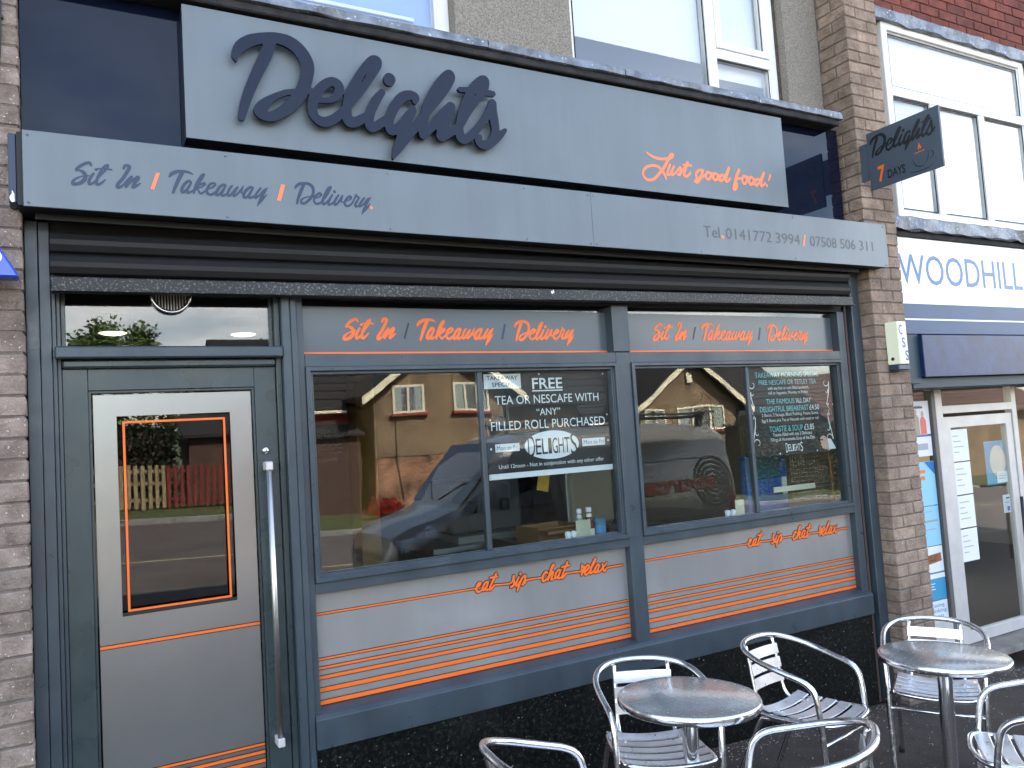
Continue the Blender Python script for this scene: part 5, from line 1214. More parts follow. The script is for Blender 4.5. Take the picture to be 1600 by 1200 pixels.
for i, (x, lb) in enumerate(((2.262, 'small white salt pot at the left end of the sauces'), (2.298, 'small white pepper pot next to the cream menu card'), (3.385, 'small white pot in the right window, left of its pair'), (3.428, 'small white pot in the right window beside the cream card'))):
    o = lathe('cruet_pot', [(0, ZB + .0005), (.014, ZB + .002), (.0165, ZB + .03), (.016, ZB + .042), (.010, ZB + .048), (0, ZB + .049)], x, .195, 'white', None, seg=18)
    tag(o, lb, 'pot', 'white pots on the window board')

# ------------------------------------------------------------------ posters fixed inside the panes
PY = .0480
P1 = thing('offer_poster', (2.12, .05, 1.57), 'black poster offering free tea in the left hand window', 'poster')
box('poster_sheet', 1.745, 2.470, PY, PY + .002, 1.600, 2.090, 'poster_black', P1, bev=0)
box('white_strip', 1.747, 2.474, PY - .001, PY + .003, 1.572, 1.599, 'white', P1, bev=0)
y_ = PY - .0015
card = box('card', 1.748, 1.953, y_ - .001, y_, 2.012, 2.084, 'paper', P1, bev=0)
text('card_text', 'TAKEAWAY', 1.763, 1.935, 2.055, .020, y_ - .0022, 'black_print', card, bold=.01); text('card_text', 'SPECIAL', 1.790, 1.915, 2.022, .020, y_ - .0022, 'black_print', card, bold=.01)
text('poster_text', 'FREE', 2.018, 2.196, 2.006, .054, y_, 'white', P1, bold=.012)
flat('underline', 2.016, 2.196, 1.993, 1.999, y_, 'white', P1)
text('poster_text', 'TEA OR NESCAFE WITH', 1.803, 2.414, 1.934, .042, y_, 'white', P1)
text('poster_text', '“ANY”', 2.033, 2.172, 1.872, .035, y_, 'white', P1)
text('poster_text', 'FILLED ROLL PURCHASED', 1.773, 2.444, 1.808, .043, y_, 'white', P1)
el = 40
put('logo_ellipse', [(2.112 + .160 * math.cos(k * 2 * math.pi / el), y_, 1.722 + .071 * math.sin(k * 2 * math.pi / el)) for k in range(el)], [tuple(range(el))], 'white', P1)
def logo(x0, x1, z0, h, y, m, parent, edge=None):
    w = (x1 - x0) / 8.6; xs = x0
    for i, ch in enumerate('DELIGHTS'):
        k = 1.3 if i in (0, 7) else .95; ww = w * (1.15 if i in (0, 7) else .9 if ch != 'I' else .55)
        if edge: text('logo_edge', ch, xs - .002, xs + ww + .001, z0 - (.06 * h if k > 1 else -.07 * h) - .002, h * k + .004, y + .0006, edge, parent, bold=.04)
        text('logo_letter', ch, xs, xs + ww, z0 - (.06 * h if k > 1 else -.07 * h), h * k * .97, y, m, parent, bold=.0)
        xs += ww + w * .14
logo(1.970, 2.270, 1.672, .085, y_ - .0014, 'black_print', P1)
for a, b in ((1.788, 1.922), (2.293, 2.434)):
    c_ = box('day_label', a, b, y_ - .001, y_, 1.703, 1.742, 'paper', P1, bev=0)
    text('label_text', 'Mon to Fri', a + .008, b - .008, 1.713, .020, y_ - .0022, 'grey_print', c_)
text('poster_text', 'Until 12noon - Not in conjunction with any other offer', 1.802, 2.421, 1.622, .019, y_, 'white', P1)
P2 = thing('menu_poster', (3.83, .05, 1.57), 'black menu poster with white scrolls in the right hand window', 'poster')
box('poster_sheet', 3.476, 4.205, PY, PY + .002, 1.560, 2.090, 'poster_black', P2, bev=0)
for s, a, b, z, h, mm in (('TAKEAWAY MORNING SPECIAL', 3.547, 4.092, 2.030, .030, 'poster_teal'), ('FREE NESCAFE OR TETLEY TEA', 3.573, 4.063, 1.986, .029, 'poster_teal'), ('with any hot or cold filled sandwich,', 3.643, 3.996, 1.956, .018, 'white'), ('roll or baguette. Monday to Friday.', 3.645, 3.986, 1.928, .018, 'white'),
        ('THE FAMOUS', 3.623, 3.858, 1.870, .030, 'poster_teal'), ("‘ALL DAY’", 3.868, 4.008, 1.870, .030, 'white'), ('DELIGHTFUL BREAKFAST', 3.565, 3.975, 1.824, .031, 'poster_teal'), ('£4.50', 3.985, 4.071, 1.824, .031, 'white'),
        ('2 Bacon, 2 Sausage, Black Pudding, Potato Scone,', 3.577, 4.061, 1.796, .018, 'white'), ('Egg & Beans plus Tea or Nescafe with toast or roll.', 3.574, 4.062, 1.764, .018, 'white'), ('TOASTIE & SOUP', 3.630, 3.912, 1.703, .034, 'poster_teal'), ('£3.85', 3.925, 4.011, 1.703, .034, 'white'),
        ('Toastie Filled with any 2 Delicious', 3.653, 3.988, 1.676, .019, 'white'), ('Fillings & Homemade Soup of the Day.', 3.633, 4.012, 1.647, .019, 'white')):
    text('poster_text', s, a, b, z, h, y_, mm, P2)
logo(3.752, 3.902, 1.578, .045, y_, 'white', P2)
def spiral(cx, cz, r0, r1, a0, a1, w0, w1, n=14):
    o = []
    for i in range(n):
        t = i / (n - 1); rr_ = r0 + (r1 - r0) * t; a = R(a0 + (a1 - a0) * t)
        o += [int((cx + rr_ * math.cos(a)) * 1e4), int((cz + rr_ * math.sin(a)) * 1e4), int((w0 + (w1 - w0) * t) * 1e4)]
    return o
def scroll(cx, s, m):
    X = lambda v: cx + v * s
    fl = lambda st: st
    A = []
    for (px, pz, r0, r1, a0, a1) in ((.018, 1.990, .010, .030, 430, 175), (.016, 1.935, .004, .016, 360, 150), (.012, 1.855, .003, .010, 60, 400), (.012, 1.790, .003, .010, 300, -40), (.030, 1.700, .004, .018, 0, -210), (.026, 1.640, .010, .034, -70, 185)):
        q = spiral(px, pz, r0, r1, a0, a1, .0012, .0032)
        A.append([int((X(q[i] * 1e-4)) * 1e4) if i % 3 == 0 else q[i] for i in range(len(q))])
    spine = [(-.012, 1.990, .0022), (-.006, 1.94, .0042), (.010, 1.885, .0028), (.020, 1.85, .0016), (.004, 1.822, .001), (.020, 1.79, .0016), (.016, 1.74, .0042), (.002, 1.69, .0030), (-.010, 1.635, .0024)]
    A.append([c for x, z, w in spine for c in (int(X(x) * 1e4), int(z * 1e4), int(w * 1e4))])
    lettering('scroll', None, m, P2, y_, strokes=A, cell=.001)
scroll(3.500, 1, 'white'); scroll(4.165, -1, 'white')
# printed hand holding a card, drawn on the poster
lettering('printed_hand', None, 'skin_print', P2, y_ - .001, strokes=[[40620, 16420, 60, 40800, 16500, 100, 41000, 16300, 190, 41100, 16050, 200], [40600, 16250, 70, 40850, 16150, 120], [40650, 16050, 70, 40900, 15980, 120], [40720, 15880, 70, 40950, 15850, 110], [41050, 15950, 170, 41250, 15800, 150]])
put('printed_cuff', [(4.125, y_ - .0015, 1.572), (4.190, y_ - .0015, 1.573), (4.150, y_ - .0015, 1.635), (4.120, y_ - .0015, 1.640)], [(0, 1, 2, 3)], 'paper', P2)
for i, (x, z) in enumerate(((3.49, 2.075), (4.19, 2.075), (4.195, 1.85), (3.49, 1.575), (3.70, 1.572), (4.02, 1.572))): lettering('fixing_dot', None, 'white', P2, y_ - .0008, strokes=[[int(x * 1e4), int(z * 1e4), 48, int(x * 1e4) + 2, int(z * 1e4), 48]])
for i, (x, z) in enumerate(((1.77, 1.86), (1.765, 1.72), (2.45, 2.075), (2.46, 1.86), (2.455, 1.725), (2.06, 2.08))): lettering('fixing_dot', None, 'white', P1, y_ - .0008, strokes=[[int(x * 1e4), int(z * 1e4), 48, int(x * 1e4) + 2, int(z * 1e4), 48]])

# ------------------------------------------------------------------ across the street (seen in the glass)
mat('harling', srgb(160, 134, 104), .95, col2=srgb(96, 80, 64), vscale=30, bump=.6, bscale=60, bdist=.02, stain=.35, stscale=1.3)
mat('house_brick', srgb(142, 92, 66), .9, col2=srgb(110, 70, 54), vscale=9, stretch=(1, 1, 4), bump=.3, bscale=30)
mat('house_brick_pale', srgb(176, 152, 112), .9, col2=srgb(150, 118, 84), vscale=9, stretch=(1, 1, 4))
mat('roof_tile', srgb(46, 41, 38), .9, col2=srgb(30, 27, 26), vscale=10, bump=.4, bscale=20, bdist=.02)
mat('barge_white', srgb(232, 220, 190), .6); mat('frame_cream', srgb(232, 222, 196), .5); mat('sill_red', srgb(140, 60, 50), .7); mat('net_curtain', srgb(206, 206, 190), .8); mat('dark_room', (.02, .02, .022), .8)
def brick_tex(name, c1, c2, mo):
    m = bpy.data.materials.new(name); m.use_nodes = True; N, L = m.node_tree.nodes, m.node_tree.links
    b = N['Principled BSDF']; b.inputs['Roughness'].default_value = .9
    g = N.new('ShaderNodeNewGeometry'); sp = N.new('ShaderNodeSeparateXYZ'); cb = N.new('ShaderNodeCombineXYZ')
    ad = N.new('ShaderNodeMath'); ad.operation = 'ADD'
    L.new(g.outputs['Position'], sp.inputs[0]); L.new(sp.outputs['X'], ad.inputs[0]); L.new(sp.outputs['Y'], ad.inputs[1])
    L.new(ad.outputs[0], cb.inputs['X']); L.new(sp.outputs['Z'], cb.inputs['Y'])
    t = N.new('ShaderNodeTexBrick'); t.inputs['Scale'].default_value = 1.0; t.inputs['Brick Width'].default_value = .225; t.inputs['Row Height'].default_value = .075; t.inputs['Mortar Size'].default_value = .006; t.inputs['Bias'].default_value = -.1
    t.inputs['Color1'].default_value = (*c1, 1); t.inputs['Color2'].default_value = (*c2, 1); t.inputs['Mortar'].default_value = (*mo, 1)
    L.new(cb.outputs[0], t.inputs['Vector'])
    n = N.new('ShaderNodeTexNoise'); n.inputs['Scale'].default_value = 1.6; L.new(g.outputs['Position'], n.inputs['Vector'])
    mr = N.new('ShaderNodeMapRange'); mr.inputs['From Min'].default_value = .35; mr.inputs['From Max'].default_value = .65; mr.inputs['To Min'].default_value = .55; mr.inputs['To Max'].default_value = 1.55
    L.new(n.outputs['Fac'], mr.inputs['Value'])
    x = N.new('ShaderNodeMix'); x.data_type = 'RGBA'; x.blend_type = 'MULTIPLY'; x.inputs['Factor'].default_value = 1
    L.new(t.outputs['Color'], x.inputs['A']); L.new(mr.outputs['Result'], x.inputs['B']); L.new(x.outputs['Result'], b.inputs['Base Color'])
    M_[name] = m
brick_tex('house_brick', srgb(144, 100, 74), srgb(100, 68, 52), srgb(142, 122, 102))
HY = -20.0
def house_window(parent, x0, x1, z0, z1, n, y):
    w = frame_ring('window', x0, x1, z0, z1, .07, y + .045, y + .001, 'frame_cream', parent, bev=0)
    for k in range(1, n): X = x0 + (x1 - x0) * k / n; box('window_bar', X - .035, X + .035, y + .001, y + .040, z0 + .071, z1 - .071, 'frame_cream', w, bev=0)
    box('room', x0 + .06, x1 - .06, y + .0015, y + .003, z0 + .06, z1 - .06, 'dark_room', w, bev=0)
    cw = (x1 - x0) * .22
    for a in (x0 + .075, x1 - .075 - cw): box('curtain', a, a + cw, y + .004, y + .008, z0 + .072, z1 - .072, 'net_curtain', w, bev=0)
    box('pane', x0 + .065, x1 - .065, y + .014, y + .018, z0 + .065, z1 - .065, 'glass_house', w, bev=0)
    box('sill', x0 - .08, x1 + .08, y + .001, y + .14, z0 - .10, z0 - .002, 'sill_red', w, bev=.01)
    return w
def house(label, mx0, mx1, wx0, wx1, zeave, zbrick, zbase, slope, wins, gw=None, vent=False):
    H = thing('house', ((wx0 + wx1) / 2, HY - 3, zbase), label, 'house', 'gabled houses across the street')
    yb = HY - 9.0; ym = HY - 1.6
    box('main_wall', mx0, mx1, yb, ym, zbase - .5, zeave - .45, 'harling', H, bev=0)
    box('wing_brick', wx0, wx1, ym + .001, HY, zbase - .5, zbrick, 'house_brick', H, bev=0)
    xc = (wx0 + wx1) / 2; zr = zeave + (wx1 - wx0) / 2 * slope
    prism('wing_wall', [(wx0 - .004, zbrick + .002), (wx1 + .004, zbrick + .002), (wx1 + .004, zeave), (xc, zr), (wx0 - .004, zeave)], HY + .03, ym + .002, 'harling', H)
    # gable roof with bargeboards
    ov = .45; t = .14
    for s in (-1, 1):
        xe = (wx0 - ov) if s < 0 else (wx1 + ov); ze = zeave - ov * slope
        prism('gable_roof', [(xe, ze + .03), (xc, zr + .03), (xc, zr + .03 + t), (xe, ze + .03 + t)], HY + .40, ym - 3.2, 'roof_tile', H)
        n = 14; low = []; up = []
        for i in range(n + 1):
            u = i / n; X = xe + (xc - xe) * u; Z = ze + (zr - ze) * u; low.append((X, Z - .10)); up.append((X, Z + .13))
        prism('bargeboard', low + up[::-1], HY + .405, HY + .46, 'barge_white', H)
    # main roof, ridge along the street
    za = zeave - .55
    prism('main_roof', [(ym + .5, za), (ym + .5, za + .12), ((ym + yb) / 2, za + 2.9), (yb - .5, za + .12), (yb - .5, za)], mx0 - .3, mx1 + .3, 'roof_tile', H, axis='x')
    for k in range(1, 9):
        u = k / 9; y = (ym + .5) + ((ym + yb) / 2 - ym - .5) * u; z = za + .12 + 2.78 * u
        box('tile_course', mx0 - .3, mx1 + .3, y - .03, y + .03, z, z + .035, 'roof_tile', H, bev=0)
    box('gutter', mx0 - .3, wx0 - .46, ym + .5, ym + .60, za - .02, za + .07, 'barge_white', H, bev=.01)
    box('chimney', xc + 1.2, xc + 2.0, (ym + yb) / 2 - .4, (ym + yb) / 2 + .3, za + 2.4, za + 4.0, 'house_brick', H, bev=.02)
    for (a, b, c, d, n) in wins: house_window(H, a, b, c, d, n, HY + .03)
    if gw:
        w = house_window(H, *gw, HY)
        a, b, c, d, n = gw
        for k in range(14): X = a + .08 + (b - a - .16) * k / 13; box('blind_slat', X - .02, X + .02, HY + .009, HY + .012, c + .08, d - .08, 'net_curtain', w, bev=0)
    if vent: box('gable_vent', xc - .12, xc + .12, HY + .031, HY + .12, zeave + .85, zeave + 1.25, 'barge_white', H, bev=.01)
    tube('drainpipe', [(wx1 - .12, HY + .09, zbase), (wx1 - .12, HY + .09, zeave)], .05, 'dark_room', H, seg=8)
    return H
house('brown harled house with brick ground floor mirrored in the left window', 4.4, 16.6, 8.0, 12.75, 3.44, 1.39, -.30, .72,
      [(8.66, 9.77, 2.73, 3.63, 2), (10.73, 12.06, 2.74, 3.68, 3)], (10.8, 12.35, .27, 1.41, 3))
house('tan harled house with cream bargeboards mirrored in the right window', 17.0, 29.0, 18.06, 23.1, 2.60, .30, -.85, .72,
      [(18.35, 19.3, 1.75, 2.49, 2), (20.0, 22.2, 1.60, 2.54, 3)], None, True)
H3 = thing('long_roof_house', (36, HY - 4, -1.5), 'long low house with brown tiled roof at the far right of the reflection', 'house')
mat('roof_brown', srgb(100, 76, 67), .85, col2=srgb(74, 55, 49), vscale=8, stretch=(1, 3, 3))
box('house_wall', 29.6, 48, HY - 9, HY - 1.2, -2.5, 1.55, 'harling', H3, bev=0)
prism('house_roof', [(HY - .7, 1.5), (HY - .7, 1.62), (HY - 5, 4.0), (HY - 9.4, 1.62), (HY - 9.4, 1.5)], 29.2, 48.4, 'roof_brown', H3, axis='x')
for k in range(1, 12):
    u = k / 12; box('tile_course', 29.2, 48.4, HY - .7 - 4.3 * u - .03, HY - .7 - 4.3 * u + .03, 1.62 + 2.38 * u, 1.62 + 2.38 * u + .04, 'roof_brown', H3, bev=0)
# satellite dish and wall cable on the first house
def dish(x, z):
    t = thing('satellite_dish', (x, HY + .2, z), 'small grey satellite dish on the brown harled house', 'dish')
    bm = bmesh.new(); add_lathe(bm, [(0, 0), (.12, .015), (.22, .05), (.225, .055)], 0, 0, 20)
    for v in bm.verts: v.co = Vector((x + v.co.x, HY + .20 + v.co.z, z + v.co.y))
    finish(bm, 'dish_face', 'alloy_grey', t); tube('dish_arm', [(x, HY + .031, z - .1), (x, HY + .2, z)], .015, 'dark_room', t, seg=6)
mat('alloy_grey', srgb(120, 120, 120), .5); dish(12.3, 2.35)
wr = tube('wall_cable', [(8.75, HY + .045, 2.6), (8.76, HY + .045, 1.42), (8.80, HY + .02, .9), (8.86, HY + .02, .1)], .012, 'dark_room', None, seg=5); tag(wr, 'black cable running down the brick corner of the brown house', 'cable')
# paling fence on the verge
def fence(x0, x1, m, label):
    t = thing('paling_fence', ((x0 + x1) / 2, -17.3, zg((x0 + x1) / 2)), label, 'fence', 'paling fences on the far verge')
    bm = bmesh.new(); add_box(bm, -.042, .042, -.010, .010, 0.02, 1.04, .006)
    me = bpy.data.meshes.new('paling'); bm.to_mesh(me); bm.free(); me.materials.append(M_[m])
    x = x0
    while x < x1:
        o = bpy.data.objects.new('paling', me); link(o, t); o.location = Vector((x, -17.27, zg(x) + rnd.uniform(-.012, .012))) - ROOT[t]; o.rotation_euler = (0, rnd.uniform(-.012, .012), 0)
        x += .150
    for h in (.22, .62, .90):
        bm = bmesh.new(); add_box(bm, 0, x1 - x0, -.025, .025, -.04, .04, .004)
        o = finish(bm, 'fence_rail', m, t, off=False); o.location = Vector((x0, -17.32, zg(x0) + h)) - ROOT[t]; o.rotation_euler = (0, math.atan(SL), 0)
    k = x0
    while k < x1 + .1:
        box('fence_post', k - .05, k + .05, -17.42, -17.345, zg(k) - .2, zg(k) + 1.02, m, t); k += 1.8
mat('dark_boards', srgb(84, 60, 48), .85, col2=srgb(60, 42, 36), vscale=6)
mat('pale_timber', srgb(164, 144, 110), .85, col2=srgb(132, 114, 86), vscale=14); mat('red_timber', srgb(128, 54, 42), .85, col2=srgb(98, 42, 34), vscale=10)
pb = thing('brick_house_porch', (7.0, HY - 1.2, -.25), 'lean-to porch coloured dark as the shaded side of the brick house', 'porch')
box('porch_wall', 5.4, 7.7, HY - 1.55, HY - .5, -.7, 2.1, 'dark_boards', pb, bev=0)  # dark wall colour stands in for shade on this side of the house
prism('porch_roof', [(HY - 1.58, 2.75), (HY - .3, 2.12), (HY - .3, 2.22), (HY - 1.58, 2.85)], 5.25, 7.8, 'roof_tile', pb, axis='x')

fence(-4.0, 1.90, 'pale_timber', 'weathered pale paling fence mirrored in the door glass')
fence(1.96, 4.7, 'red_timber', 'red stained paling fence mirrored in the door glass')
sh = thing('garden_shed', (4.6, -19.2, -.1), 'brown boarded shed with felt roof behind the red fence', 'shed')
box('shed_wall', 2.6, 4.6, -20.3, -18.6, -.3, 1.75, 'dark_boards', sh); prism('shed_roof', [(-20.5, 2.32), (-18.4, 1.76), (-18.4, 1.84), (-20.5, 2.40)], 2.45, 4.75, 'roof_tile', sh, axis='x')

# trees
mat('leaf_a', srgb(96, 112, 44), .7, col2=srgb(64, 82, 32), vscale=3); mat('leaf_b', srgb(70, 88, 42), .7, col2=srgb(48, 64, 32), vscale=3); mat('bark', srgb(96, 82, 66), .9, col2=srgb(70, 58, 48), vscale=12)
mat('flower_red', srgb(200, 30, 40), .6); mat('hedge_leaf', srgb(70, 92, 40), .7, col2=srgb(46, 66, 28), vscale=6)
def tree(x, y, h, r, label, leaf, n=5200, seed=1, z0=None, lo=.25):
    rr = random.Random(seed); zb = zg(x) if z0 is None else z0
    t = thing('tree', (x, y, zb), label, 'tree', 'trees across the street')
    bm = bmesh.new()
    add_tube(bm, [(x, y, zb - .1), (x + .05, y, zb + h * .25), (x - .04, y + .05, zb + h * .55), (x, y, zb + h * .85)], .1, 10, rr=[h * .03, h * .024, h * .015, h * .004])
    tips = []
    for k in range(11):
        a = rr.uniform(0, 6.28); hh = zb + h * rr.uniform(.2, .7); L = r * rr.uniform(.5, .9)
        e = Vector((x + L * math.cos(a), y + L * math.sin(a), hh + L * rr.uniform(.5, 1.1))); tips.append(e)
        add_tube(bm, [(x, y, hh), ((x + e.x) / 2, (y + e.y) / 2, (hh + e.z) / 2 - .05), e], .03, 6, rr=[h * .012, h * .008, h * .002])
    finish(bm, 'trunk', 'bark', t)
    cl = []
    for k in range(46):
        u = rr.uniform(-1, 1); a = rr.uniform(0, 6.28); q = math.sqrt(1 - u * u); rad = rr.uniform(.45, 1.0) ** .6
        zc = zb + h * (lo + (1 - lo) / 2) + u * h * (1 - lo) / 2 * rad
        wv = 1 - .45 * max(0, u)
        cl.append((Vector((x + r * q * rad * wv * math.cos(a), y + r * q * rad * wv * math.sin(a), zc)), r * rr.uniform(.16, .34)))
    for e in tips: cl.append((e, r * .25))
    vs, fs = [], []
    for i in range(n):
        c, s = cl[rr.randrange(len(cl))]
        d = Vector((rr.gauss(0, 1), rr.gauss(0, 1), rr.gauss(0, 1))).normalized() * s * rr.uniform(.3, 1.05)
        p = c + d; ls = rr.uniform(.05, .10)
        a1 = Vector((rr.gauss(0, 1), rr.gauss(0, 1), rr.gauss(0, .6))).normalized(); a2 = a1.cross(Vector((rr.gauss(0, 1), rr.gauss(0, 1), rr.gauss(0, 1)))).normalized()
        b = len(vs); vs += [p - a1 * ls, p + a2 * ls * .55, p + a1 * ls, p - a2 * ls * .55]; fs.append((b, b + 1, b + 2, b + 3))
    put('crown', vs, fs, leaf, t)
    return t
tree(1.15, -22.0, 6.1, 1.75, 'bushy green tree behind the pale fence mirrored above and in the door', 'leaf_a', 9000, 3, lo=.16)
tree(3.6, -24.5, 4.2, 1.4, 'smaller green tree behind the red fence', 'leaf_b', 5000, 5, lo=.2)
tree(7.6, -31.5, 6.6, 2.4, 'dark tree rising behind the brick house roof', 'leaf_b', 5000, 7)
tree(17.2, -31.0, 6.6, 2.2, 'tree standing in the gap between the two houses', 'leaf_a', 5000, 9, z0=-.6)
tree(28.6, -27.0, 6.8, 2.6, 'tree beyond the tan house at the right', 'leaf_a', 6000, 11, z0=-1.1)
tree(25.0, -33.0, 10.2, 3.0, 'tall tree whose top shows above the lettered band', 'leaf_b', 6000, 13, z0=-1.0)
# red flowers by the brick corner and a hedge
def shrub(x, y, w, h, leaf, label, name, cat, n, fl=None, seed=2):
    rr = random.Random(seed); zb = zg(x) - .02
    t = thing(name, (x, y, zb), label, cat)
    vs, fs, v2, f2 = [], [], [], []
    for i in range(n):
        u = Vector((rr.gauss(0, .42), rr.gauss(0, .42), rr.gauss(0, .42)))
        p = Vector((x + u.x * w / 2, y + u.y * w / 2, zb + h * .5 + u.z * h / 2)); p.z = max(p.z, zb + .03)
        a1 = Vector((rr.gauss(0, 1), rr.gauss(0, 1), rr.gauss(0, 1))).normalized(); a2 = a1.orthogonal().normalized(); ls = rr.uniform(.025, .05)
        q = (v2, f2) if fl and rr.random() < .6 else (vs, fs)
        b = len(q[0]); q[0].extend([p - a1 * ls, p + a2 * ls * .7, p + a1 * ls, p - a2 * ls * .7]); q[1].append((b, b + 1, b + 2, b + 3))
    put('foliage', vs, fs, leaf, t)
    if fl: put('blossom', v2, f2, fl, t)
    tube('stem', [(x, y, zb - .05), (x, y, zb + h * .5)], .02, 'bark', t, seg=6)
shrub(7.45, -17.6, 1.0, .55, 'hedge_leaf', 'mound of red flowers on the far verge by the brick house', 'flower_mound', 'flowers', 2200, 'flower_red')

def hedge(x0, x1, y0, y1, h, label, n=9000, seed=21):
    rr = random.Random(seed); t = thing('hedge', ((x0 + x1) / 2, y0, zg((x0 + x1) / 2)), label, 'hedge')
    vs, fs = [], []
    for i in range(n):
        x = rr.uniform(x0, x1); q = rr.random()
        b = zg(x) - .05
        y = (y1 + abs(rr.gauss(0, .05))) if q < .75 else rr.uniform(y0, y1)
        z = b + (rr.uniform(.02, h) if q < .75 else h + rr.gauss(0, .06))
        p = Vector((x, y, z)); a1 = Vector((rr.gauss(0, 1), rr.gauss(0, 1), rr.gauss(0, 1))).normalized(); a2 = a1.orthogonal().normalized(); ls = rr.uniform(.04, .09)
        k = len(vs); vs += [p - a1 * ls, p + a2 * ls * .6, p + a1 * ls, p - a2 * ls * .6]; fs.append((k, k + 1, k + 2, k + 3))
    put('foliage', vs, fs, 'hedge_dark', t)
    prism('hedge_core', [(x0 + .1, zg(x0) - .1), (x1 - .1, zg(x1) - .1), (x1 - .1, zg(x1) + h - .08), (x0 + .1, zg(x0) + h - .08)], y0 + .1, y1 - .06, 'bark', t)
mat('hedge_dark', srgb(40, 50, 30), .8, col2=srgb(26, 34, 20), vscale=2)
hedge(-5.0, 2.3, -19.6, -18.6, 1.9, 'untidy dark hedge behind the pale fence, mirrored in the door', 8000, 31)
hedge(20.5, 31.0, -18.4, -17.4, 2.45, 'tall dark hedge added to darken the reflection low in the right hand window')  # added dark mass, keeps the right pane's lower reflection dim

# ------------------------------------------------------------------ vehicles at the kerb (seen in the glass)
mat('van_grey', srgb(124, 120, 116), .3, metal=.3, coat=.6, crough=.06); mat('tyre', (.015, .015, .016), .8); mat('alloy', srgb(150, 152, 156), .35, metal=.8)
mat('car_glass', (.012, .015, .018), .04, spec=.8); mat('car_trim', (.02, .02, .022), .5); mat('lamp_glass', srgb(190, 196, 204), .1, coat=.8); mat('tail_red', srgb(170, 20, 20), .2, coat=.6)
mat('van_orange', srgb(196, 84, 44), .4); mat('van_dark', srgb(62, 58, 57), .4); mat('truck_blue', srgb(30, 84, 150), .3, coat=.4); mat('plate_white', srgb(220, 220, 210), .5)
VX = 5.8; VZ = zg(VX) - .135
VAN = thing('parked_van', (VX, -6.2, VZ), 'grey panel van with orange lettering and ring emblem, mirrored in the windows', 'van')
# stations: x, z_low, z_belt, z_top, half width at belt, half width at top
ST_ = [(3.16, .42, .62, .70, .74, .66), (3.22, .30, .74, .90, .88, .78), (3.42, .26, .86, 1.02, .96, .86), (3.75, .25, .95, 1.10, .99, .88), (4.05, .25, 1.02, 1.20, 1.0, .88), (4.45, .25, 1.05, 1.66, 1.0, .82), (4.72, .25, 1.08, 1.92, 1.0, .80), (5.05, .25, 1.10, 2.02, 1.0, .80), (5.6, .25, 1.10, 2.06, 1.0, .81), (7.0, .25, 1.10, 2.06, 1.0, .82), (8.10, .25, 1.10, 2.02, .99, .82), (8.32, .28, 1.08, 1.90, .97, .80), (8.38, .32, 1.05, 1.60, .95, .78)]
def sec(s):
    x, zl, zb, zt, wb, wt = s
    L = [(-wb * .90, zl), (-wb * .985, zl + .16), (-wb, zb * .72 + zl * .28), (-wb * .995, zb), (-(wb * .45 + wt * .55), zb + (zt - zb) * .55), (-wt, zt - .10), (-wt + .12, zt - .015), (-wt * .4, zt + .01)]
    return [(x, -6.2 + y, VZ + z) for y, z in L] + [(x, -6.2 - y, VZ + z) for y, z in L[::-1]]
bm = bmesh.new(); rg = [[bm.verts.new(p) for p in sec(s)] for s in ST_]
for A, B in zip(rg[:-1], rg[1:]):
    for k in range(len(A)): f = bm.faces.new((A[k], B[k], B[(k + 1) % len(A)], A[(k + 1) % len(A)])); f.smooth = True
bm.faces.new(rg[0]); bm.faces.new(rg[-1][::-1]); bmesh.ops.recalc_face_normals(bm, faces=bm.faces)
for e in bm.edges:
    if len(e.link_faces) == 2 and e.calc_face_angle() > R(20): e.smooth = False
finish(bm, 'body', 'van_grey', VAN)
def vside(x, z, out=.006):      # shop-facing side
    for a, b in zip(ST_[:-1], ST_[1:]):
        if a[0] <= x <= b[0]:
            t = (x - a[0]) / (b[0] - a[0]); s = [p + (q - p) * t for p, q in zip(a, b)]; break
    else: s = list(ST_[-1] if x > 8 else ST_[0])
    zl, zb, zt, wb, wt = s[1:]
    P = [(wb * .985, zl + .16), (wb, zb * .72 + zl * .28), (wb * .995, zb), (wb * .45 + wt * .55, zb + (zt - zb) * .55), (wt, zt - .10), (wt - .12, zt - .015)]
    w = P[0][0]
    for (wa, za), (w2, z2) in zip(P[:-1], P[1:]):
        if za <= z <= z2: w = wa + (w2 - wa) * (z - za) / (z2 - za); break
    return (x, -6.2 + w + out, VZ + z)
def vpatch(name, poly, m, nx=10, nz=8, out=.006):
    """poly: bottom edge (x,z) list and top edge list with equal counts"""
    bot, top = poly; vs, fs = [], []
    n = len(bot)
    for j in range(nz + 1):
        t = j / nz
        for (xa, za), (xb, zb) in zip(bot, top): vs.append(vside(xa + (xb - xa) * t, za + (zb - za) * t, out))
    for j in range(nz):
        for i in range(n - 1): fs.append((j * n + i, j * n + i + 1, j * n + n + i + 1, j * n + n + i))
    return put(name, vs, fs, m, VAN, smooth=True)
lin = lambda a, b, n: [(a[0] + (b[0] - a[0]) * i / n, a[1] + (b[1] - a[1]) * i / n) for i in range(n + 1)]
vpatch('cab_window', (lin((4.30, 1.14), (5.28, 1.16), 10), lin((4.83, 1.82), (5.28, 1.90), 10)), 'car_glass')
vpatch('quarter_trim', (lin((4.02, 1.10), (4.27, 1.14), 4), lin((4.20, 1.30), (4.40, 1.42), 4)), 'car_glass')
vpatch('side_moulding', (lin((3.7, .48), (8.25, .48), 20), lin((3.7, .58), (8.25, .58), 20)), 'car_trim', nz=2, out=.012)
vpatch('door_seam', (lin((5.40, .35), (5.412, .35), 1), lin((5.40, 1.92), (5.412, 1.92), 1)), 'car_trim', out=.004)
vpatch('door_seam', (lin((4.06, .40), (4.072, .40), 1), lin((4.06, 1.10), (4.072, 1.10), 1)), 'car_trim', out=.004)
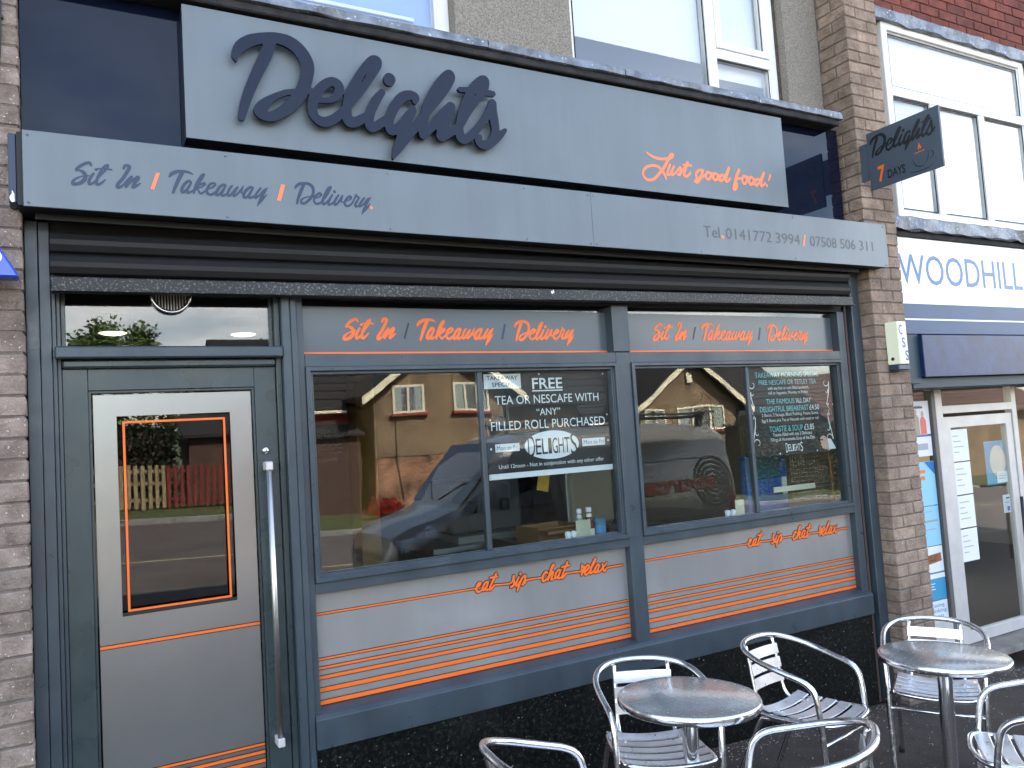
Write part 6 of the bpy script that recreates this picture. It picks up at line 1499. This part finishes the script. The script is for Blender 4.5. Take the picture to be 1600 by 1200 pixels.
vpatch('door_seam', (lin((6.55, .40), (6.562, .40), 1), lin((6.55, 1.92), (6.562, 1.92), 1)), 'car_trim', out=.004)
vpatch('slide_rail', (lin((6.5, 1.20), (8.15, 1.20), 12), lin((6.5, 1.222), (8.15, 1.222), 12)), 'car_trim', nz=2, out=.008)
vpatch('body_crease', (lin((5.5, 1.52), (8.2, 1.52), 12), lin((5.5, 1.532), (8.2, 1.532), 12)), 'car_trim', nz=2, out=.004)
# windscreen
put('windscreen', [(4.09, -6.2 - .80, VZ + 1.25), (4.09, -6.2 + .80, VZ + 1.25), (4.71, -6.2 + .74, VZ + 1.935), (4.71, -6.2 - .74, VZ + 1.935)], [(0, 1, 2, 3)], 'car_glass', VAN)
vpatch('headlamp', (lin((3.25, .72), (3.72, .90), 6), lin((3.26, .86), (3.66, 1.02), 6)), 'lamp_glass')
vpatch('tail_lamp', (lin((8.22, .75), (8.34, .75), 2), lin((8.24, 1.45), (8.33, 1.40), 2)), 'tail_red')
vpatch('front_bumper', (lin((3.23, .30), (3.62, .27), 5), lin((3.24, .55), (3.62, .55), 5)), 'car_trim', out=.01)
for x in (3.95, 7.35):
    bm = bmesh.new(); add_lathe(bm, [(0, -.10), (.20, -.10), (.24, -.085), (.325, -.10), (.335, -.06), (.335, .08), (.31, .10), (0, .10)], 0, 0, 32)
    for s in (-1, 1):
        b2 = bm.copy()
        for v in b2.verts: v.co = Vector((x + v.co.x, -6.2 + s * .92 - s * v.co.z, VZ + .335 + v.co.y))
        o = finish(b2, 'wheel', 'tyre', VAN)
        b3 = bmesh.new(); add_lathe(b3, [(0, .03), (.05, .03), (.19, .0), (.215, .012), (.215, -.02)], 0, 0, 24)
        for v in b3.verts: v.co = Vector((x + v.co.x, -6.2 + s * (1.018 + v.co.z * .3), VZ + .335 + v.co.y))
        finish(b3, 'rim', 'alloy', o)
    bm.free()
# door mirror, roof bars
bm = bmesh.new(); add_box(bm, 4.42, 4.56, -5.18, -4.98, VZ + 1.22, VZ + 1.48, .03); finish(bm, 'door_mirror', 'car_trim', VAN)
for x in (5.35, 6.75, 8.0):
    RB = box('roof_bar', x - .03, x + .03, -7.0, -5.4, VZ + 2.12, VZ + 2.165, 'car_trim', VAN, bev=.006)
    for s in (-1, 1): box('bar_foot', x - .04, x + .04, -6.2 + s * .72 - .03, -6.2 + s * .72 + .03, VZ + 1.99, VZ + 2.1195, 'car_trim', RB, bev=.006)
for s in (-1, 1): box('load_stop', 5.2, 8.2, -6.2 + s * .80 - .02, -6.2 + s * .80 + .02, VZ + 2.1655, VZ + 2.20, 'car_trim', VAN, bev=.004)
vpatch('door_handle', (lin((5.12, 1.02), (5.30, 1.02), 2), lin((5.12, 1.06), (5.30, 1.06), 2)), 'car_trim', nz=1, out=.02)
vpatch('door_handle', (lin((5.50, 1.02), (5.68, 1.02), 2), lin((5.50, 1.06), (5.68, 1.06), 2)), 'car_trim', nz=1, out=.02)
vpatch('window_edge', (lin((4.22, 1.105), (5.32, 1.125), 10), lin((4.26, 1.14), (5.32, 1.16), 10)), 'car_trim', nz=1, out=.009)
vpatch('fuel_flap', (lin((5.55, .74), (5.72, .74), 2), lin((5.55, .90), (5.72, .90), 2)), 'van_grey', nz=1, out=.010)
for zz in (.80, .90): put('grille_bar', [(3.135, -6.2 - .45, VZ + zz - .26), (3.135, -6.2 + .45, VZ + zz - .26), (3.15, -6.2 + .45, VZ + zz - .20), (3.15, -6.2 - .45, VZ + zz - .20)], [(0, 1, 2, 3)], 'car_trim', VAN)
for s_ in (-1, 1): tube('wiper', [(4.10, -6.2 + s_ * .1, VZ + 1.275), (4.28, -6.2 + s_ * .55, VZ + 1.475)], .008, 'car_trim', VAN, seg=6)
# emblem rings and lettering on the side
def wrap(o):
    for v in o.data.vertices:
        p = v.co + ROOT[o]; q = vside(min(max(p.x, 3.3), 8.3), p.z - VZ, .012); v.co = Vector((p.x, q[1] + (p.y - 0) , p.z)) - ROOT[o]
cx, cz = 7.95, .97
for k, (rx, a0, a1) in enumerate(((.34, -175, 165), (.275, -150, 190), (.21, -165, 170), (.145, -140, 200), (.08, 0, 359))):
    q = []
    for i in range(31):
        a = R(a0 + (a1 - a0) * i / 30); q += [int((-(cx + rx * math.cos(a))) * 1e4), int((cz + rx * math.sin(a)) * 1e4), 170]
    o = lettering('emblem_ring', None, 'van_dark', VAN, 0, strokes=[q], fn=lambda u, v, w: (-u, -.002 * 0, v)); wrap(o)
# reads normally from the shop side: mirrored x because the side faces +y
def vtext(s, x0, x1, z0, cap, m, bold=0.0):
    o = text('van_lettering', s, x0, x1, z0, cap, 0, m, VAN, fn=lambda u, v: (x0 + x1 - u, 0.004 if m == 'van_orange' else 0, v), bold=bold); wrap(o); return o
vtext('source', 6.70, 7.98, .88, .235, 'van_dark', .05); 
o = vtext('source', 6.715, 7.965, .89, .225, 'van_orange', .03)
